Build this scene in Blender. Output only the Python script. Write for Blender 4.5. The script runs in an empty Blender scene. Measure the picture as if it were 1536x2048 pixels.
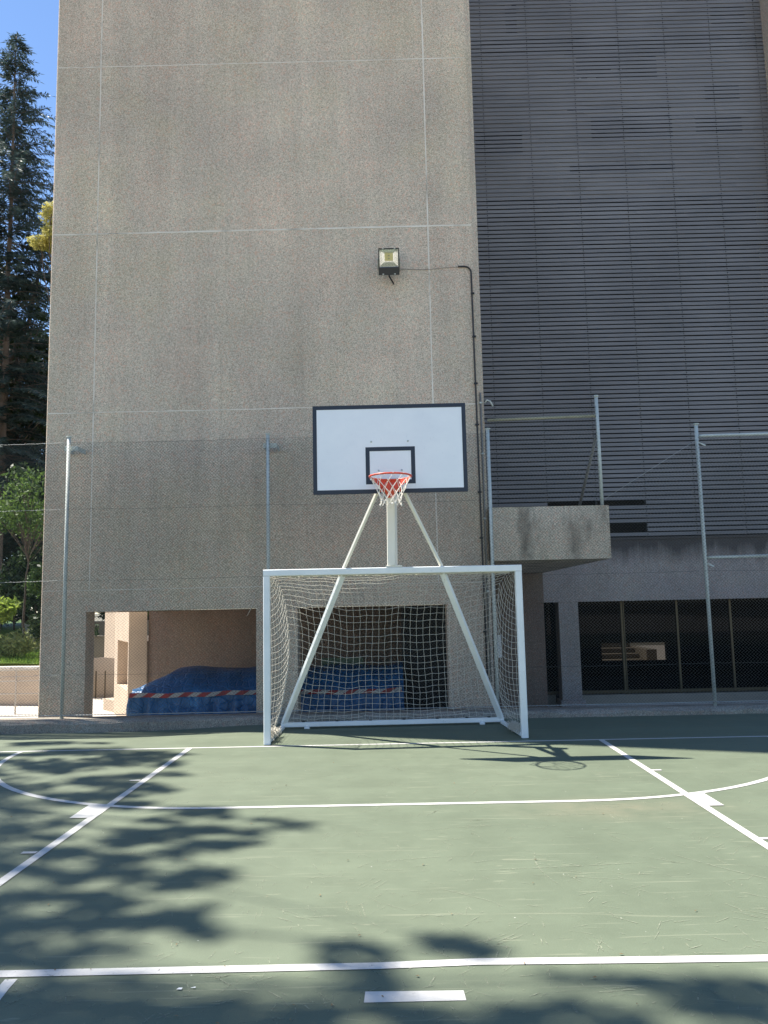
import bpy, math, random
import numpy as np
from mathutils import Vector, Matrix
random.seed(7); rng = np.random.default_rng(7)
S = bpy.context.scene; COL = S.collection
R = math.radians; PI = math.pi

# ------------------------------------------------------------------ helpers
class MB:
    def __init__(s): s.v = []; s.f = []; s.m = []; s.sm = []
    def add(s, vs, fs, mi=0, smooth=False):
        o = len(s.v); s.v += [tuple(map(float, q)) for q in vs]
        for f in fs: s.f.append(tuple(o + i for i in f)); s.m.append(mi); s.sm.append(smooth)
    def box(s, x0, x1, y0, y1, z0, z1, mi=0, skip=''):
        vs = [(x, y, z) for z in (z0, z1) for y in (y0, y1) for x in (x0, x1)]
        F = {'b': (0, 2, 3, 1), 't': (4, 5, 7, 6), 'f': (0, 1, 5, 4), 'k': (2, 6, 7, 3), 'l': (0, 4, 6, 2), 'r': (1, 3, 7, 5)}
        s.add(vs, [f for k, f in F.items() if k not in skip], mi)
    def bbox(s, x0, x1, y0, y1, z0, z1, b=.004, mi=0):
        # box with chamfered edges (bevelled)
        import bmesh
        bm = bmesh.new(); bmesh.ops.create_cube(bm, size=1)
        for v in bm.verts: v.co = Vector(((x0+x1)/2+v.co.x*(x1-x0), (y0+y1)/2+v.co.y*(y1-y0), (z0+z1)/2+v.co.z*(z1-z0)))
        bmesh.ops.bevel(bm, geom=bm.edges[:], offset=b, segments=2, affect='EDGES', profile=.5)
        bm.verts.index_update(); s.add([v.co for v in bm.verts], [[v.index for v in f.verts] for f in bm.faces], mi); bm.free()
    def prism(s, poly, z0, z1, mi=0, top=True, bot=True):
        n = len(poly)
        vs = [(x, y, z0) for x, y in poly] + [(x, y, z1) for x, y in poly]
        fs = [(i, (i+1) % n, n+(i+1) % n, n+i) for i in range(n)]
        if bot: fs.append(tuple(range(n-1, -1, -1)))
        if top: fs.append(tuple(range(n, 2*n)))
        s.add(vs, fs, mi)
    def tube(s, pts, r, n=8, mi=0, cap=True, smooth=True, phase=0., closed=False, up=None):
        pts = [Vector(p) for p in pts]; N = len(pts); rs = r if isinstance(r, (list, tuple)) else [r]*N
        vs = []; prev = None
        for i, p in enumerate(pts):
            if closed: t = pts[(i+1) % N] - pts[i-1]
            else: t = pts[min(i+1, N-1)] - pts[max(i-1, 0)]
            t = t.normalized() if t.length > 1e-9 else Vector((0, 0, 1))
            if prev is None:
                a = Vector(up) if up else (Vector((0, 0, 1)) if abs(t.z) < .9 else Vector((0, 1, 0)))
            else: a = prev
            b = (a - t*a.dot(t)); b = b.normalized() if b.length > 1e-6 else t.orthogonal().normalized(); prev = b; c = t.cross(b)
            for k in range(n):
                q = phase + 2*PI*k/n; vs.append(p + (b*math.cos(q) + c*math.sin(q))*rs[i])
        fs = []
        for i in range(N if closed else N-1):
            j = (i+1) % N
            for k in range(n): fs.append((i*n+k, i*n+(k+1) % n, j*n+(k+1) % n, j*n+k))
        if cap and not closed: fs += [tuple(range(n-1, -1, -1)), tuple((N-1)*n+k for k in range(n))]
        s.add(vs, fs, mi, smooth)
    def beam(s, a, b, w, h, mi=0, up=(0, 0, 1), rot=0.):
        # rectangular bar from a to b
        a = Vector(a); b = Vector(b); t = (b-a).normalized(); u = Vector(up); u = (u - t*u.dot(t)).normalized(); c = t.cross(u)
        if rot: q = Matrix.Rotation(rot, 3, t); u = q @ u; c = q @ c
        k = min(w, h)*.10; prof = [(-w/2+k, -h/2), (w/2-k, -h/2), (w/2, -h/2+k), (w/2, h/2-k), (w/2-k, h/2), (-w/2+k, h/2), (-w/2, h/2-k), (-w/2, -h/2+k)]
        vs = [p + c*x + u*y for p in (a, b) for x, y in prof]; n = 8
        fs = [(k, (k+1) % n, n+(k+1) % n, n+k) for k in range(n)] + [tuple(range(n-1, -1, -1)), tuple(range(n, 2*n))]
        s.add(vs, fs, mi)
    def quads(s, V, mi=0):
        V = np.asarray(V); n = len(V); o = len(s.v); s.v += [tuple(q) for q in V.reshape(-1, 3).tolist()]
        for i in range(n): s.f.append((o+4*i, o+4*i+1, o+4*i+2, o+4*i+3)); s.m.append(mi); s.sm.append(False)
    def build(s, name, mats, parent=None, loc=None):
        me = bpy.data.meshes.new(name); me.from_pydata(s.v, [], s.f)
        if not isinstance(mats, (list, tuple)): mats = [mats]
        for m in mats: me.materials.append(m)
        me.polygons.foreach_set('material_index', s.m); me.polygons.foreach_set('use_smooth', s.sm)
        me.update(); o = bpy.data.objects.new(name, me); COL.objects.link(o)
        if parent is not None:
            o.parent = parent; o.location = -parent_loc(parent)
        return o
def parent_loc(p):
    v = Vector((0, 0, 0))
    while p is not None: v += p.location; p = p.parent
    return v
def tag(o, label, cat, group=None):
    o['label'] = label; o['category'] = cat
    if group: o['group'] = group
    return o
def thing(name, loc, label, cat, group=None):
    o = bpy.data.objects.new(name, None); COL.objects.link(o); o.location = loc; o.empty_display_size = .2
    return tag(o, label, cat, group)
def kind(o, k): o['kind'] = k; return o

# ------------------------------------------------------------------ materials
class NT:
    def __init__(s, name):
        s.m = bpy.data.materials.new(name); s.m.use_nodes = True; s.t = s.m.node_tree; s.t.nodes.clear()
        s.out = s.n('ShaderNodeOutputMaterial'); s.tc = s.n('ShaderNodeTexCoord')
    def n(s, t, **k):
        q = s.t.nodes.new(t)
        for a, b in k.items(): setattr(q, a, b)
        return q
    def put(s, sock, v):
        if v is None: return
        if isinstance(v, bpy.types.NodeSocket): s.t.links.new(v, sock)
        elif isinstance(v, (tuple, list)) and len(v) == 3 and sock.type == 'RGBA': sock.default_value = (*v, 1)
        else: sock.default_value = v
    def obj(s): return s.tc.outputs['Object']
    def map(s, vec, scale=(1, 1, 1), rot=(0, 0, 0), loc=(0, 0, 0)):
        q = s.n('ShaderNodeMapping'); s.put(q.inputs[0], vec); q.inputs['Scale'].default_value = scale; q.inputs['Rotation'].default_value = rot; q.inputs['Location'].default_value = loc
        return q.outputs[0]
    def noise(s, vec, scale, detail=3, rough=.5, dist=0.):
        q = s.n('ShaderNodeTexNoise'); s.put(q.inputs['Vector'], vec); q.inputs['Scale'].default_value = scale; q.inputs['Detail'].default_value = detail
        q.inputs['Roughness'].default_value = rough; q.inputs['Distortion'].default_value = dist; return q.outputs['Fac'] if 'Fac' in q.outputs else q.outputs[0]
    def voro(s, vec, scale, out='Color', feature='F1'):
        q = s.n('ShaderNodeTexVoronoi', feature=feature); s.put(q.inputs['Vector'], vec); q.inputs['Scale'].default_value = scale; return q.outputs[out]
    def ramp(s, f, stops, interp='LINEAR'):
        q = s.n('ShaderNodeValToRGB'); s.put(q.inputs[0], f); e = q.color_ramp.elements; q.color_ramp.interpolation = interp
        while len(e) < len(stops): e.new(.5)
        for i, (p, c) in enumerate(stops):
            e[i].position = p; e[i].color = (*c, 1) if isinstance(c, (tuple, list)) else (c, c, c, 1)
        return q.outputs[0]
    def rng(s, f, a, b, c=0., d=1.):
        q = s.n('ShaderNodeMapRange'); s.put(q.inputs[0], f)
        for i, v in enumerate((a, b, c, d)): q.inputs[1+i].default_value = v
        return q.outputs[0]
    def math(s, op, a, b=None, c=None):
        q = s.n('ShaderNodeMath', operation=op); s.put(q.inputs[0], a); s.put(q.inputs[1], b)
        if c is not None: s.put(q.inputs[2], c)
        return q.outputs[0]
    def mix(s, f, a, b, mode='MIX'):
        q = s.n('ShaderNodeMix', data_type='RGBA', blend_type=mode); s.put(q.inputs[0], f); s.put(q.inputs[6], a); s.put(q.inputs[7], b); return q.outputs[2]
    def sep(s, vec):
        q = s.n('ShaderNodeSeparateXYZ'); s.put(q.inputs[0], vec); return q.outputs
    def bump(s, h, strength=.3, dist=.01):
        q = s.n('ShaderNodeBump'); s.put(q.inputs['Height'], h); q.inputs['Strength'].default_value = strength; q.inputs['Distance'].default_value = dist; return q.outputs[0]
    def bsdf(s, col, rough=.8, metal=0., normal=None, spec=.5):
        q = s.n('ShaderNodeBsdfPrincipled'); s.put(q.inputs['Base Color'], col); s.put(q.inputs['Roughness'], rough); s.put(q.inputs['Metallic'], metal)
        q.inputs['Specular IOR Level'].default_value = spec
        if normal is not None: s.put(q.inputs['Normal'], normal)
        return q.outputs[0]
    def fin(s, sh): s.t.links.new(sh, s.out.inputs[0]); return s.m
def mul(c, k): return tuple(x*k for x in c)
def simple(name, col, rough=.5, metal=0., var=.12, scale=6., spec=.5, bump=0.):
    t = NT(name); n = t.noise(t.obj(), scale, 4, .6); c = t.mix(n, mul(col, 1-var), mul(col, 1+var))
    nm = t.bump(t.noise(t.obj(), scale*8, 4), bump, .004) if bump else None
    return t.fin(t.bsdf(c, rough, metal, nm, spec))

def aggregate(name, tint, stain=0., seed=0., stain_top=None):
    # exposed-aggregate (washed pebble) render
    t = NT(name); v = t.map(t.obj(), loc=(seed, seed*2, 0))
    cell = t.sep(t.voro(v, 150.))[0]; cell2 = t.sep(t.voro(v, 86.))[1]; fine = t.noise(v, 75., 3, .7)
    f = t.math('ADD', t.math('MULTIPLY', cell, .45), t.math('ADD', t.math('MULTIPLY', fine, .35), t.math('MULTIPLY', cell2, .34)))
    col = t.ramp(f, [(.18, mul(tint, .34)), (.42, mul(tint, .84)), (.62, mul(tint, 1.05)), (.86, mul(tint, 1.55))])
    hue = t.sep(t.voro(v, 40.))[2]
    col = t.mix(t.rng(hue, .72, .98, 0, .5), col, mul((1.25*tint[0], .88*tint[1], .80*tint[2]), 1.0))
    big = t.noise(v, .55, 4, .6); col = t.mix(1., col, t.ramp(big, [(.3, (.86, .86, .87)), (.7, (1.12, 1.11, 1.08))]), 'MULTIPLY')
    run = t.noise(t.map(v, (1.6, 1.6, .12)), 1.2, 4, .6); col = t.mix(1., col, t.ramp(run, [(.3, .88), (.7, 1.09)]), 'MULTIPLY')
    hp_ = t.noise(t.map(v, loc=(9, 3, 1)), .9, 3, .6); col = t.mix(1., col, t.ramp(hp_, [(.32, (1.03, .99, .985)), (.5, (1, 1, 1)), (.68, (1.0, 1.0, .95))]), 'MULTIPLY')
    drip = t.noise(t.map(v, (3.2, 3.2, .09), loc=(2, 5, 0)), 1.4, 5, .65); col = t.mix(t.rng(drip, .60, .78, 0, .30), col, mul(tint, .45))
    if stain:
        st = t.noise(t.map(v, (1, 1, .35)), 2.2, 5, .62); k = t.rng(st, .50, .70, 0, stain)
        col = t.mix(k, col, mul(tint, .22))
        lt = t.noise(t.map(v, (1, 1, .8), loc=(4, 1, 2)), 3.1, 4, .6); col = t.mix(t.rng(lt, .58, .75, 0, .35), col, mul(tint, 1.7))
    if stain_top:   # rain streaks running down from the ledge
        z0, z1 = stain_top; z = t.sep(t.obj())[2]; g = t.rng(z, z0, z1, 0., 1.)
        st = t.noise(t.map(v, (1, 1, .10)), 4.5, 4, .6); k = t.rng(t.math('MULTIPLY', t.math('ADD', st, .15), t.math('POWER', g, 1.6)), .18, .5, 0, .85)
        col = t.mix(k, col, mul(tint, .16))
    nm = t.bump(t.math('ADD', cell, fine), .55, .008)
    return t.fin(t.bsdf(col, .95, 0, nm, .25))

M = {}
M['tower'] = aggregate('aggregate_beige', (.535, .456, .362))
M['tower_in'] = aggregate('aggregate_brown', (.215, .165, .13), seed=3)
M['wing'] = aggregate('aggregate_grey', (.36, .32, .29), seed=9, stain_top=(1.9, 2.95))
M['balc'] = aggregate('aggregate_stained', (.56, .49, .39), stain=.75, seed=5)
M['kerbm'] = aggregate('kerb_concrete', (.27, .25, .21), seed=13, stain=.3)
t = NT('mortar_joint'); k = t.noise(t.obj(), 1.3, 4, .7)
M['joint'] = t.fin(t.bsdf(t.ramp(k, [(.33, (.36, .32, .26)), (.45, (.68, .62, .53)), (.75, (.82, .77, .68))]), .95, spec=.2))
t = NT('white_paint'); n = t.noise(t.obj(), 3, 5, .6); n2 = t.noise(t.obj(), 34, 5, .7); n3 = t.noise(t.obj(), 1.3, 3)
c = t.ramp(n, [(.3, (.70, .72, .70)), (.7, (.80, .81, .79))]); c = t.mix(t.rng(t.math('ADD', n2, t.math('MULTIPLY', n3, .25)), .80, .84, 0, .8), c, (.22, .17, .13))
M['white'] = t.fin(t.bsdf(c, t.rng(n, .3, .7, .38, .55)))
M['cream'] = simple('cream_paint', (.76, .72, .62), .45, var=.06, scale=4)
t = NT('board_laminate'); sm = t.noise(t.map(t.obj(), (1, 1, 1.4)), 1.7, 5, .6); sc = t.noise(t.map(t.obj(), (30, 1, 5), (0, .5, 0)), 3, 3, .6)
c = t.ramp(sm, [(.35, (.79, .80, .82)), (.7, (.86, .865, .87))]); c = t.mix(t.rng(sc, .66, .74, 0, .25), c, (.5, .5, .52))
M['board'] = t.fin(t.bsdf(c, .38))
M['navy'] = simple('navy_line_paint', (.012, .02, .035), .45, var=.25, scale=5)
M['red'] = simple('orange_red_enamel', (.66, .075, .028), .38, var=.15, scale=9)
M['galv'] = simple('galvanised_steel', (.47, .50, .465), .6, .0, var=.30, scale=14)
M['wire'] = simple('fence_wire', (.085, .09, .085), .6, .3, var=.2, scale=3)
M['wirepale'] = simple('tension_wire', (.32, .33, .32), .55, .3, var=.2, scale=3)
M['net'] = simple('net_cord', (.62, .58, .49), .9, var=.10, scale=5)
M['hoopnet'] = simple('hoop_cord', (.82, .76, .66), .9, var=.08, scale=5)
M['black'] = simple('black_casting', (.012, .013, .014), .5, var=.3, scale=20)
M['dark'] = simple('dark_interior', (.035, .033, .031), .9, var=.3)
M['pipe'] = simple('dark_conduit', (.03, .026, .024), .5, var=.3, scale=9)
M['pipegrey'] = simple('grey_conduit', (.20, .19, .17), .55, var=.3, scale=12)
t = NT('louvre_blue_grey'); p = t.voro(t.map(t.obj(), (.926, .01, 9.99)), 1.0); q = t.sep(p)[0]
n = t.noise(t.obj(), .5, 3); c = t.mix(q, (.172, .166, .167), (.206, .198, .198)); c = t.mix(1., c, t.ramp(n, [(.3, .86), (.7, 1.14)]), 'MULTIPLY')
n2 = t.noise(t.map(t.obj(), (.6, 1, 9)), 2.3, 4, .7); c = t.mix(t.rng(n2, .60, .74, 0, .35), c, (.16, .16, .17))
M['louvre'] = t.fin(t.bsdf(c, .55, .15))
M['bronze'] = simple('bronze_anodised', (.10, .075, .04), .4, .6)
t = NT('window_glass'); fr = t.n('ShaderNodeFresnel'); fr.inputs[0].default_value = 1.16
tr = t.n('ShaderNodeBsdfTransparent'); tr.inputs[0].default_value = (.07, .067, .063, 1); gl = t.n('ShaderNodeBsdfGlossy'); gl.inputs['Roughness'].default_value = .02
mx = t.n('ShaderNodeMixShader'); t.put(mx.inputs[0], fr.outputs[0]); t.put(mx.inputs[1], tr.outputs[0]); t.put(mx.inputs[2], gl.outputs[0]); M['glass'] = t.fin(mx.outputs[0])
t = NT('lamp_glass'); fr = t.n('ShaderNodeFresnel'); fr.inputs[0].default_value = 1.45
tr = t.n('ShaderNodeBsdfTransparent'); tr.inputs[0].default_value = (.93, .95, .95, 1); gl = t.n('ShaderNodeBsdfGlossy'); gl.inputs['Roughness'].default_value = .03
mx = t.n('ShaderNodeMixShader'); t.put(mx.inputs[0], fr.outputs[0]); t.put(mx.inputs[1], tr.outputs[0]); t.put(mx.inputs[2], gl.outputs[0]); M['lampglass'] = t.fin(mx.outputs[0])
M['mirror'] = simple('reflector_metal', (.80, .80, .78), .18, 1., var=.04)
M['led'] = simple('phosphor_yellow', (.75, .66, .28), .6, var=.06, scale=30)
t = NT('tarpaulin_blue'); w = t.noise(t.map(t.obj(), (1, 1, .5)), 5, 5, .65); cr = t.voro(t.obj(), 7, 'Distance', 'DISTANCE_TO_EDGE')
c = t.ramp(w, [(.3, (.006, .060, .155)), (.6, (.010, .105, .265)), (.8, (.05, .23, .46))])
M['tarp'] = t.fin(t.bsdf(c, .34, 0, t.bump(t.math('ADD', w, t.math('MULTIPLY', t.rng(cr, 0, .12), .35)), .7, .03)))
t = NT('hazard_tape'); x, y, z = t.sep(t.obj()); st = t.math('FRACT', t.math('MULTIPLY', t.math('ADD', x, t.math('MULTIPLY', z, -1.6)), 3.4))
c = t.mix(t.math('GREATER_THAN', st, .5), (.26, .022, .026), (.36, .345, .32)); M['tape'] = t.fin(t.bsdf(c, .4))
M['olive'] = simple('olive_board', (.10, .14, .085), .7)
M['tan'] = simple('tan_render', (.50, .39, .285), .92, var=.24, scale=1.6, bump=.25)
M['grey_render'] = simple('grey_render', (.30, .26, .20), .92, var=.2, scale=2.5)
t = NT('pale_paving'); v = t.obj(); n = t.noise(v, 3, 5); br = t.n('ShaderNodeTexBrick'); t.put(br.inputs['Vector'], v)
br.inputs['Scale'].default_value = 1.6; br.inputs['Mortar Size'].default_value = .008; br.inputs[1].default_value = (.60, .55, .48, 1); br.inputs[2].default_value = (.55, .50, .43, 1); br.inputs[3].default_value = (.33, .30, .26, 1)
M['paving'] = t.fin(t.bsdf(t.mix(1., br.outputs[0], t.ramp(n, [(.3, .85), (.7, 1.1)]), 'MULTIPLY'), .9))
t = NT('earth'); M['earth'] = t.fin(t.bsdf(t.ramp(t.noise(t.obj(), .8, 6), [(.3, (.10, .09, .06)), (.7, (.20, .18, .13))]), .95))
M['steel_rail'] = simple('pale_rail_steel', (.42, .38, .33), .5, .3)
M['paper'] = simple('white_plate', (.72, .72, .70), .6, var=.06)
M['bark'] = simple('bark', (.10, .075, .058), .95, var=.45, scale=7, bump=.8)
M['barkpale'] = simple('pale_bark', (.17, .135, .11), .95, var=.4, scale=6, bump=.8)
def leafmat(name, dark, light, trans=.35, scale=1.2):
    t = NT(name); n = t.noise(t.obj(), scale, 3); r = t.sep(t.voro(t.obj(), 9.))[0]
    f = t.math('ADD', t.math('MULTIPLY', n, .7), t.math('MULTIPLY', r, .4)); c = t.ramp(f, [(.3, dark), (.75, light)])
    d = t.bsdf(c, .55, spec=.35); tl = t.n('ShaderNodeBsdfTranslucent'); t.put(tl.inputs[0], t.mix(.5, c, light))
    mx = t.n('ShaderNodeMixShader'); mx.inputs[0].default_value = trans; t.put(mx.inputs[1], d); t.put(mx.inputs[2], tl.outputs[0]); return t.fin(mx.outputs[0])
M['needle'] = leafmat('needles_blue_green', (.022, .045, .042), (.085, .125, .115), .25)
M['leafdark'] = leafmat('leaves_dark', (.018, .038, .016), (.055, .09, .03), .3)
M['leafmid'] = leafmat('leaves_mid', (.03, .065, .016), (.11, .18, .04), .4)
M['leaflime'] = leafmat('leaves_lime', (.13, .21, .03), (.30, .38, .07), .5)
M['leafyellow'] = leafmat('leaves_yellow', (.34, .33, .08), (.58, .52, .17), .5)
M['leafred'] = leafmat('leaves_red', (.10, .015, .02), (.22, .04, .045), .4)
M['leafpale'] = leafmat('leaves_pale', (.16, .21, .07), (.36, .40, .17), .4)
M['grass'] = leafmat('grass_blades', (.07, .14, .02), (.20, .30, .05), .45, 3)

# green acrylic court: scuffs, scratches, faint roller bands
t = NT('court_green_acrylic'); v = t.obj()
big = t.noise(v, .35, 5, .55); mid = t.noise(v, 2.6, 5, .65); fine = t.noise(v, 160, 2, .6)
base = t.ramp(big, [(.3, (.106, .130, .086)), (.7, (.125, .149, .099))])
base = t.mix(1., base, t.ramp(mid, [(.25, .90), (.75, 1.09)]), 'MULTIPLY')
band = t.noise(t.map(v, (.03, 1.6, 1)), 1.5, 3, .6); base = t.mix(1., base, t.ramp(band, [(.3, .95), (.7, 1.05)]), 'MULTIPLY')
base = t.mix(1., base, t.ramp(fine, [(.2, .86), (.8, 1.14)]), 'MULTIPLY')
scr = None
for i, (a, sx, sy, sc, lo, hi) in enumerate([(.2, .8, 16, 2.2, .690, .74), (1.1, .9, 20, 2.0, .690, .74), (1.9, .7, 15, 2.4, .695, .745), (2.6, .8, 22, 1.7, .685, .735), (.75, .5, 24, 1.4, .685, .73), (2.95, .5, 20, 1.6, .69, .735)]):
    w = t.noise(t.map(v, (1, 1, 1), (0, 0, 0), (i*7.3, i*3.1, 0)), .9, 1)            # bend
    mv = t.n('ShaderNodeVectorMath', operation='ADD'); t.put(mv.inputs[0], t.map(v, (sx, sy, 1), (0, 0, a), (i*5.1, i*2.7, 0)))
    cx = t.n('ShaderNodeCombineXYZ'); t.put(cx.inputs[1], t.math('MULTIPLY', w, 5.)); t.put(mv.inputs[1], cx.outputs[0])
    s_ = t.rng(t.noise(mv.outputs[0], sc, 2, .45), lo, hi, 0, 1)
    scr = s_ if scr is None else t.math('MAXIMUM', scr, s_)
patch = t.rng(t.noise(v, 1.1, 4, .6), .35, .62, .15, 1.); scr = t.math('MULTIPLY', scr, patch)
base = t.mix(t.math('MULTIPLY', scr, .55), base, (.25, .255, .18))
dots = t.voro(v, 5.5, 'Distance'); base = t.mix(t.rng(dots, .018, .03, .7, 0), base, (.5, .5, .44))
px, py, pz = t.sep(v)   # worn tan patch by the block mark
wd = t.n('ShaderNodeVectorMath', operation='DISTANCE'); t.put(wd.inputs[0], t.map(v, (.9, 2.2, 1))); wd.inputs[1].default_value = (1.55, 14.2, 0)
base = t.mix(t.math('MULTIPLY', t.rng(wd.outputs['Value'], .1, 1., .55, 0), t.rng(mid, .3, .7)), base, (.20, .165, .11))
M['court'] = t.fin(t.bsdf(base, t.rng(mid, .3, .7, .62, .75), 0, t.bump(fine, .15, .002), .4))
t = NT('scuff_mark'); n = t.noise(t.obj(), 22, 4, .7)
d = t.bsdf((.25, .268, .195), .8, spec=.2); tr = t.n('ShaderNodeBsdfTransparent'); mx = t.n('ShaderNodeMixShader'); t.put(mx.inputs[0], t.rng(n, .38, .60, 0, .95)); t.put(mx.inputs[1], tr.outputs[0]); t.put(mx.inputs[2], d); M['scuff'] = t.fin(mx.outputs[0])
t = NT('court_line_paint'); n = t.noise(t.obj(), 9, 5, .7); n2 = t.noise(t.obj(), 60, 3, .6)
c = t.ramp(n, [(.3, (.46, .45, .42)), (.6, (.54, .53, .50))]); c = t.mix(t.rng(n2, .62, .74, 0, .4), c, (.34, .34, .29))
n3 = t.noise(t.obj(), 26, 6, .75); n4 = t.noise(t.obj(), 1.7, 3); chip = t.rng(t.math('ADD', n3, t.math('MULTIPLY', n4, .30)), .78, .86, 0, .75)
tr = t.n('ShaderNodeBsdfTransparent'); mx = t.n('ShaderNodeMixShader'); t.put(mx.inputs[0], chip); t.put(mx.inputs[1], t.bsdf(c, .6)); t.put(mx.inputs[2], tr.outputs[0]); M['line'] = t.fin(mx.outputs[0])

# ------------------------------------------------------------------ setting: ground, court, lines
g = MB(); g.add([(-600, -600, -.66), (600, -600, -.66), (600, 900, -.66), (-600, 900, -.66)], [(0, 1, 2, 3)]); kind(g.build('ground', M['earth']), 'structure')
def dip(x, y):
    s = lambda q: 0 if q < 0 else 1 if q > 1 else q*q*(3-2*q)
    return -.075*s((y-9.9)/1.3)*s((-x-1.2)/2.6)
g = MB(); xs = np.concatenate([[-14, -10], np.linspace(-8, 2, 41), [4, 7, 10, 14]]); ys = np.concatenate([[-4.6, 0, 4, 8], np.linspace(9.5, 11.42, 13)])
nx, ny = len(xs), len(ys)
g.add([(x, y, dip(x, y)) for y in ys for x in xs], [(j*nx+i, j*nx+i+1, (j+1)*nx+i+1, (j+1)*nx+i) for j in range(ny-1) for i in range(nx-1)], 0, True)
g.add([(-14, -4.6, 0), (14, -4.6, 0), (14, -4.6, -.66), (-14, -4.6, -.66)], [(3, 2, 1, 0)]); g.add([(-14, -4.6, 0), (-14, 11.42, -.075), (-14, 11.42, -.66), (-14, -4.6, -.66)], [(0, 1, 2, 3)]); g.add([(14, -4.6, 0), (14, 11.42, 0), (14, 11.42, -.66), (14, -4.6, -.66)], [(3, 2, 1, 0)])
kind(g.build('court', M['court']), 'structure')
g = MB(); g.box(-30, 30, -60, -4.61, -.66, -.02); kind(g.build('bounce_paving', M['paving']), 'structure')  # unseen pale ground behind the camera, added to bounce light onto the walls
g = MB(); L = .0024; BY = 9.553; lw = .055
def strip(pts, w, z=L, mi=0):
    P = [Vector((x, y, 0)) for x, y in pts]; vs = []
    for i, p in enumerate(P):
        t_ = (P[min(i+1, len(P)-1)] - P[max(i-1, 0)]).normalized(); n_ = Vector((-t_.y, t_.x, 0))
        j = w/2 + random.uniform(-.0012, .0012)
        a, b = p+n_*j, p-n_*j; vs += [(a.x, a.y, z), (b.x, b.y, z)]
    g.add(vs, [(2*i, 2*i+1, 2*i+3, 2*i+2) for i in range(len(P)-1)])
def seg(a, b, n=14): return [(a[0]+(b[0]-a[0])*i/n, a[1]+(b[1]-a[1])*i/n) for i in range(n+1)]
strip(seg((-8, BY-.02), (8, BY+.005), 40), .05)
strip([(-2.6, 3.765), (-1.8, 3.77), (-.9, 3.776), (-.1, 3.782), (.36, 3.806), (.9, 3.797), (1.7, 3.788), (2.6, 3.785)], .066, L+.001)
for sx in (-1, 1):
    strip(seg((sx*2.41+.01, BY-.03), (sx*2.41+.01, 3.74)), lw+.01, L+.0022)
    for yy in (7.80, 5.57): g.add([(x, y, L+.0034) for x, y in ((sx*2.44, yy-.022), (sx*2.54, yy-.022), (sx*2.54, yy+.022), (sx*2.44, yy+.022))], [(0, 1, 2, 3) if sx > 0 else (3, 2, 1, 0)])
    g.add([(x, y, L+.0034) for x, y in ((sx*2.43, 6.45), (sx*2.575, 6.45), (sx*2.575, 6.875), (sx*2.43, 6.875))], [(0, 1, 2, 3) if sx > 0 else (3, 2, 1, 0)])
    arc = [(sx*(1.50+2.88*math.sin(q)), BY-2.86*math.cos(q)) for q in np.linspace(0, PI/2-.01, 40)]
    strip(arc, .06, L+.001)
strip(seg((-1.50, BY-2.86), (1.50, BY-2.86), 20), .06, L+.0006)
strip([(1.725*math.cos(q), 3.77-1.725*math.sin(q)) for q in np.linspace(.03, PI-.03, 60)], .055, L+.0)
g.add([(x, y, L) for x, y in ((-.148, 3.452), (.272, 3.456), (.268, 3.54), (-.145, 3.545))], [(0, 1, 2, 3)])
kind(g.build('court_markings', M['line']), 'structure')
g = MB(); sr = random.Random(11)
def scuff(cx, cy, a, ln, w, k):
    n = max(3, int(ln/.05)); x, y = cx, cy; pts = []
    for i in range(n+1): pts.append((x, y)); x += math.cos(a)*ln/n; y += math.sin(a)*ln/n; a += k*ln/n
    vs = []
    for i, (x, y) in enumerate(pts):
        t_ = Vector((pts[min(i+1, n)][0]-pts[max(i-1, 0)][0], pts[min(i+1, n)][1]-pts[max(i-1, 0)][1], 0)).normalized(); hw = w/2*math.sin(PI*(i+.35)/(n+.7))**.5
        vs += [(x-t_.y*hw, y+t_.x*hw, .0022), (x+t_.y*hw, y-t_.x*hw, .0022)]
    g.add(vs, [(2*i+1, 2*i+3, 2*i+2, 2*i) for i in range(n)])
for _ in range(1700):
    y = 3.3+6.*sr.random()**1.3; x = sr.uniform(-.5*y, .5*y); ln = sr.choice((.02, .03, .04, .05, .07, .09, .13)); scuff(x, y, sr.uniform(0, 2*PI), ln*sr.uniform(.6, 1.4), sr.uniform(.0025, .006), sr.uniform(-1, 1))
for _ in range(45):   # bunches of parallel streaks
    y = 3.5+5*sr.random(); x = sr.uniform(-.5*y, .5*y); a = sr.uniform(0, PI)
    for k in range(sr.randint(3, 7)): scuff(x+sr.gauss(0, .05), y+sr.gauss(0, .05), a+sr.gauss(0, .08), sr.uniform(.06, .2), sr.uniform(.003, .006), 0)
for c in ((.93, 4.78, 1.9, .6, .008, -1.0), (.45, 5.05, .05, 1.1, .007, .06), (1.75, 5.3, -1.0, .9, .008, .35), (-.1, 5.25, .25, .55, .006, -.4), (1.05, 4.9, -.2, .35, .006, 0), (.55, 4.5, 2.4, .4, .007, .4), (1.9, 4.6, -.7, .6, .007, .2), (.1, 5.9, .3, .8, .006, -.3), (1.0, 6.3, -.1, .7, .006, .3), (-.6, 7.6, .6, .35, .006, 1), (2.9, 5.2, 2.2, .7, .007, .6)): scuff(*c)
kind(g.build('court_scuffs', M['scuff']), 'structure')
g = MB(); nk = 90; vs = []
for i in range(nk+1):   # rough concrete kerb
    x = -14+28*i/nk; q = random.uniform; r_ = .012 if x < 2 else .03
    prof = [(11.405+q(-.01, .01), -.2), (11.41+q(-r_, r_)*.5, .05+q(-r_, r_)), (11.44+q(-.015, .015), .085+q(-r_, .01)), (11.52, .098+q(-.006, .006)), (11.78, .10), (11.80, -.7)]
    vs += [(x, y, z) for y, z in prof]
g.add(vs, [(6*i+k, 6*(i+1)+k, 6*(i+1)+k+1, 6*i+k+1) for i in range(nk) for k in range(5)])
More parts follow.
